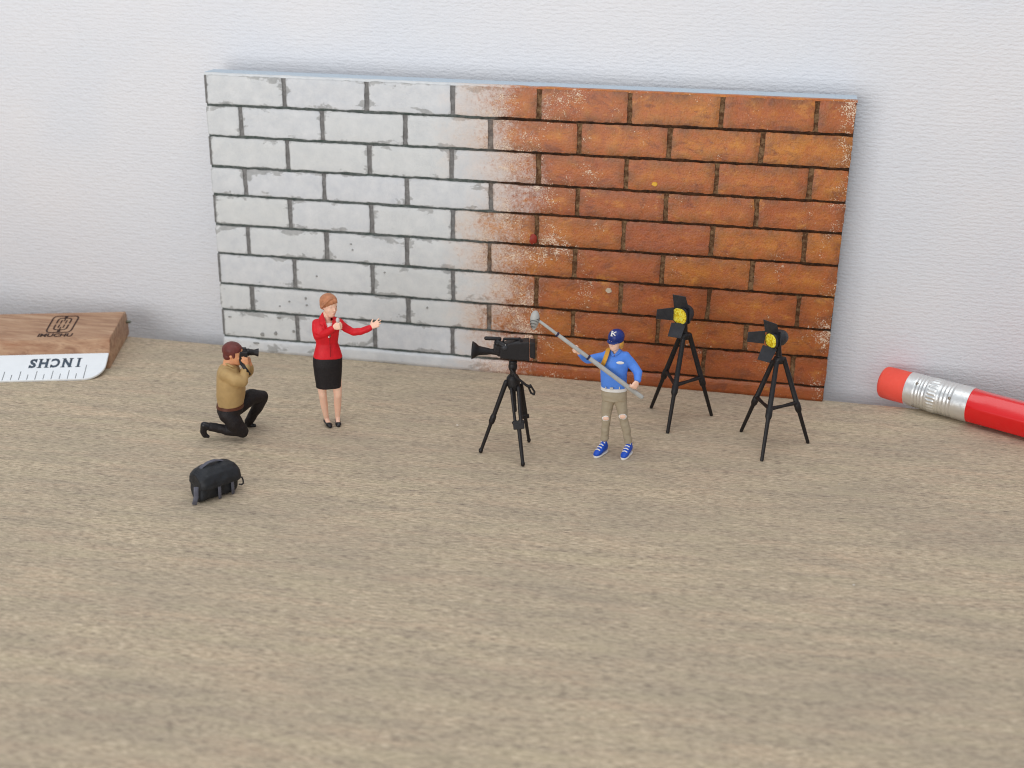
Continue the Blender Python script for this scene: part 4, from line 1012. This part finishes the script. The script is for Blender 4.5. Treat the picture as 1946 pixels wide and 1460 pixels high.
ring_loft(b, [ellring(l0 + dl * ln * f_, ls * r(q_), lu * r(q_), 20) for f_, q_ in ((-0.1, 40), (0.05, 42), (0.12, 30), (0.34, 27), (0.40, 30), (0.46, 34), (0.60, 38), (0.74, 44), (0.78, 48), (0.86, 66), (0.98, 84), (1.0, 84), (0.995, 76), (0.85, 52), (0.84, 8))]); finish('lens', b, BLACK, vc, angle=40)
b = bmesh.new(); chain(b, [(F(270, 166, 0.04), r(18)), (F(400, 172, 0.04), r(18))]); finish('shotgun_microphone', b, BLACK, vc)
b = bmesh.new(); ell(b, F(385, 210, 0.05), X * r(38), N * r(40), UP * r(32)); chain(b, [(F(375, 200, 0.05), r(26)), (F(455, 245, 0.10), r(30))]); strut(b, F(380, 180, 0.05), F(375, 320, 0.03), r(16), r(12)); boxy(340, 410, 240, 250, 300, 320, 0.10, 0.10); fuse('viewfinder', b, BLACK, vc, 0.009, 2)
b = bmesh.new(); chain(b, [(F(430, 215, 0.04), r(14)), (F(442, 172, 0.04), r(14)), (F(580, 172, 0.04), r(14)), (F(625, 205, 0.04), r(16))]); fuse('carrying_handle', b, BLACK, vc, 0.008, 1)
b = bmesh.new(); chain(b, [(F(456, 225, 0.135), r(2.5)), (F(453, 262, 0.135), r(2.5))], 6); finish('hinge_pin', b, GREY, vc)
b = bmesh.new(); ell(b, F(450, 260, 0.135), X * r(28), N * r(10), UP * r(24)); finish('side_dial', b, GUN2, vc)

# ------------------------------------------------------------------ two studio lights with barn doors
t = NT('gold_glitter'); c = t.coord(); vo = t.new('ShaderNodeTexVoronoi'); t.lk(c, vo.inputs['Vector']); vo.inputs['Scale'].default_value = 55
cc_ = t.ramp(t.noise(c, 30, 3), [(0.35, L(196, 160, 0)), (0.48, L(252, 220, 20)), (0.62, L(255, 246, 100))]); t.put(t.b.inputs['Base Color'], cc_); t.b.inputs['Metallic'].default_value = 0.0; t.b.inputs['Roughness'].default_value = 0.35
t.put(t.b.inputs['Normal'], t.bump(vo.outputs['Distance'], 0.8, 0.012)); GOLD = t.m
def studio_light(base_px, org, label, feet, tops, knees, lens, head_yaw, doors, nut, hlen):
    global F
    F = Frame(base_px, org, 4.867); r = F.r; X, N = F.X, F.N
    g_ = 'barn door studio lights in front of the brick panel'
    th = thing('studio_light', label, 'studio light', F.base, g_)
    fl = [floor_at(org[0] + x_ / 4.867, org[1] + y_ / 4.867, 0.02) - F.base for x_, y_ in feet]
    ks = []
    for (tx, ty, tw), f_, ky in zip(tops, fl, knees):
        tpt = F(tx, ty, tw); d = f_ - tpt; k = tpt + d * ky; ks.append(k); b = bmesh.new(); dn = d.normalized()
        side = dn.cross(N).normalized(); nn_ = side.cross(dn)
        sect(b, [(tpt, side * r(22), nn_ * r(22)), (tpt + d * 0.05, side * r(22), nn_ * r(22)), (k, side * r(24), nn_ * r(24)), (k + d * 0.01, side * r(30), nn_ * r(28)), (k + d * 0.08, side * r(30), nn_ * r(28)), (k + d * 0.10, side * r(24), nn_ * r(22)), (k + d * 0.115, side * r(19), nn_ * r(19)), (f_, side * r(16), nn_ * r(16)), (f_ + dn * 0.02, side * r(13), nn_ * r(13))], 12, 3)
        finish('leg', b, GUN, th, angle=50)
    b = bmesh.new()
    for i, j in ((1, 0), (1, 2)):
        chain(b, [(ks[i], r(21)), ((ks[i] + ks[j]) / 2 + UP * -0.004, r(15)), (ks[j], r(21))])
    fuse('brace', b, GUN, th, 0.009, 1)
    b = bmesh.new(); hubp = F(*nut); sect(b, [(hubp - UP * 0.07, X * r(40), N * r(38)), (hubp, X * r(52), N * r(48)), (hubp + UP * 0.04, X * r(42), N * r(40))], 16)
    for tx, ty, tw in tops: chain(b, [(hubp, r(26)), (F(tx, ty, tw), r(24))])
    lc = F(*lens[:3]); fd = (N * math.cos(head_yaw) - X * math.sin(head_yaw) - UP * 0.10).normalized(); sd = UP.cross(fd).normalized(); uu = fd.cross(sd)
    back = lc - fd * r(hlen) * 0.5
    chain(b, [(hubp + UP * 0.02, r(26)), (back - uu * r(55), r(26))]); 
    fuse('hub', b, GUN, th, 0.009, 2)
    R_ = r(lens[3])
    b = bmesh.new(); ring_loft(b, [ellring(lc - fd * r(d_), sd * R_ * q_, uu * R_ * q_, 28) for d_, q_ in ((-4, 0.96), (-6, 1.08), (10, 1.14), (14, 1.04), (hlen * .45, 1.04), (hlen * .6, 1.08), (hlen * .7, 1.0), (hlen * .88, 0.80), (hlen, 0.45), (hlen * 1.03, 0.2))]); hd = finish('lamp_housing', b, GUN2, th, angle=45)
    b = bmesh.new(); ring_loft(b, [ellring(lc + fd * r(d_), sd * R_ * q_, uu * R_ * q_, 28, 2.4) for d_, q_ in ((3, 0.92), (9, 0.90), (13, 0.72), (15, 0.3))]); finish('lens', b, GOLD, th, angle=60)
    for quad_ in doors:
        b = bmesh.new(); q = [F(*p_) for p_ in quad_]; n_ = (q[1] - q[0]).cross(q[3] - q[0]).normalized(); slab(b, q, n_ * r(7)); finish('barn_door', b, GUN2, th, smooth=False, bevel=r(3))
studio_light((1290, 800), (1210, 540), 'studio light with gold lens standing nearest the bricks, left of the pair', [(135, 1138), (287, 1368), (690, 1208)], [(395, 500, -0.02), (432, 500, 0.07), (488, 470, 0.0)], [0.46, 0.50, 0.52],
             (398, 296, 0.14, 80), R(33),
             [[(332, 98, 0.28), (454, 120, 0.26), (484, 236, 0.15), (345, 222, 0.17)], [(188, 236, 0.28), (345, 216, 0.16), (340, 338, 0.16), (180, 324, 0.28)], [(322, 355, 0.19), (458, 366, 0.16), (408, 504, 0.28), (286, 484, 0.29)], [(470, 215, 0.10), (492, 225, 0.28), (490, 362, 0.28), (468, 375, 0.10)]], (445, 470, 0.02), 150)
studio_light((1470, 840), (1380, 590), 'studio light with gold lens standing farther right and forward, nearest the pencil', [(140, 1113), (330, 1383), (755, 1218)], [(430, 480, -0.02), (468, 480, 0.07), (535, 450, 0.0)], [0.50, 0.48, 0.52],
             (416, 280, 0.14, 70), R(43),
             [[(343, 86, 0.28), (470, 130, 0.22), (494, 228, 0.13), (360, 204, 0.17)], [(203, 202, 0.24), (366, 188, 0.16), (352, 310, 0.16), (193, 292, 0.24)], [(340, 318, 0.18), (472, 360, 0.15), (404, 486, 0.26), (288, 455, 0.29)], [(474, 195, 0.06), (505, 200, 0.24), (500, 330, 0.24), (472, 350, 0.06)]], (488, 450, 0.02), 180)

# ------------------------------------------------------------------ black shoulder bag on the floor
F = Frame((415, 950), (340, 850), 11.23); r = F.r; X, N = F.X, F.N
bg_ = thing('camera_bag', 'black camera bag with grey straps lying on the wood in front of the kneeling man', 'bag', F.base)
a0 = floor_at(386, 957) - F.base; b0 = floor_at(450, 934) - F.base
LX = (b0 - a0).normalized(); LY = V((-LX.y, LX.x, 0))   # LY points away from the camera
Lb = (b0 - a0).length; mid = (a0 + b0) / 2; DP = 0.17; HT = 0.47
if LY.dot(N) > 0: LY = -LY
ctr = mid + LY * DP * 0.75
b = bmesh.new()
ss = []
for f_, q_ in ((-0.56, 0.72), (-0.52, 0.92), (-0.4, 1.0), (0, 1.04), (0.4, 1.0), (0.52, 0.92), (0.56, 0.72)):
    ss.append((ctr + LX * Lb * f_ + UP * HT * 0.44, LY * DP * q_, UP * HT * 0.45 * (0.85 + 0.15 * q_)))
sect(b, ss, 24, 2.8); body = fuse('bag_body', b, BAGM, bg_, 0.012, 3, wrinkle=0.012, wscale=6)
b = bmesh.new(); rings = []   # flap: padded lid that overhangs the body on every side
prof_ = [(-1.34, 0.48), (-1.32, 0.64), (-1.10, 0.86), (-0.72, 0.98), (-0.25, 1.02), (0.25, 1.02), (0.72, 0.97), (1.08, 0.84), (1.2, 0.6), (1.1, 0.52), (0.5, 0.52), (-0.5, 0.46), (-1.1, 0.42)]
for k in range(21):
    f_ = -0.56 + 1.18 * k / 20; q_ = min(abs(f_ - 0.03) / 0.59, 1); wsc = (1 - q_ ** 8) * 0.25 + 0.75; hs = 1 - 0.38 * q_ ** 5; ring = []
    for (py_, pz_) in prof_:
        zz = 0.46 + (pz_ - 0.46) * (hs if pz_ > 0.46 else 1)
        ring.append(ctr + LX * Lb * f_ + LY * DP * py_ * wsc + UP * HT * zz)
    rings.append(ring)
ring_loft(b, rings); flap = fuse('flap', b, BAGM, bg_, 0.011, 2, wrinkle=0.010, wscale=6)
def ribbon(bm, pts, wdir, wd, th):
    rg_ = []
    for i, p_ in enumerate(pts):
        d_ = (pts[min(i + 1, len(pts) - 1)] - pts[max(i - 1, 0)]).normalized(); s_ = (V(wdir) - d_ * V(wdir).dot(d_)).normalized(); rg_.append(ellring(p_, s_ * wd, d_.cross(s_) * th, 10, 3))
    ring_loft(bm, rg_)
b = bmesh.new(); tz = HT * 1.05
ribbon(b, [ctr + LX * Lb * f_ + LY * DP * 0.05 + UP * (tz + h_ - 0.02) for f_, h_ in ((-0.42, -0.055), (-0.30, 0.01), (-0.12, 0.045), (0.08, 0.045), (0.26, 0.01), (0.38, -0.035))], LY, 0.032, 0.010); finish('carry_handle', b, STRAPG, bg_, angle=60)
for x_, y0_, y1_, x1_ in ((860, 760, 1160, 885), (1135, 660, 1040, 1165)):
    b = bmesh.new(); pts = []
    for k in range(5):
        yy = y0_ + (y1_ - y0_) * k / 4; xx = x_ + (x1_ - x_) * k / 4
        d = ray(340 + xx / 11.23, 850 + yy / 11.23); q0 = mid - LY * DP * (0.16 + 0.36 * (1 - abs(k - 1.6) / 3)) + F.base
        t_ = (q0 - CAM).dot(LY) / d.dot(LY); q = CAM + d * t_ - F.base; q.z = max(q.z, 0.012); pts.append(q)
    ribbon(b, pts, LX, 0.024, 0.010); finish('buckle_strap', b, STRAPG, bg_, angle=60)
b = bmesh.new()
ribbon(b, [F(370, 850, 0.08), F(365, 960, 0.10), F(370, 1060, 0.11), F(350, 1140, 0.12), F(330, 1225, 0.10)], X, 0.036, 0.014); fuse('side_strap', b, STRAPG, bg_, 0.008, 1)
b = bmesh.new()
q = [(1300, 640), (1345, 640), (1370, 700), (1375, 770), (1340, 800), (1290, 790)]; chain(b, [(F(x_, y_, -0.28), r(20)) for x_, y_ in q]); fuse('side_ring', b, GUN2, bg_, 0.008, 1)
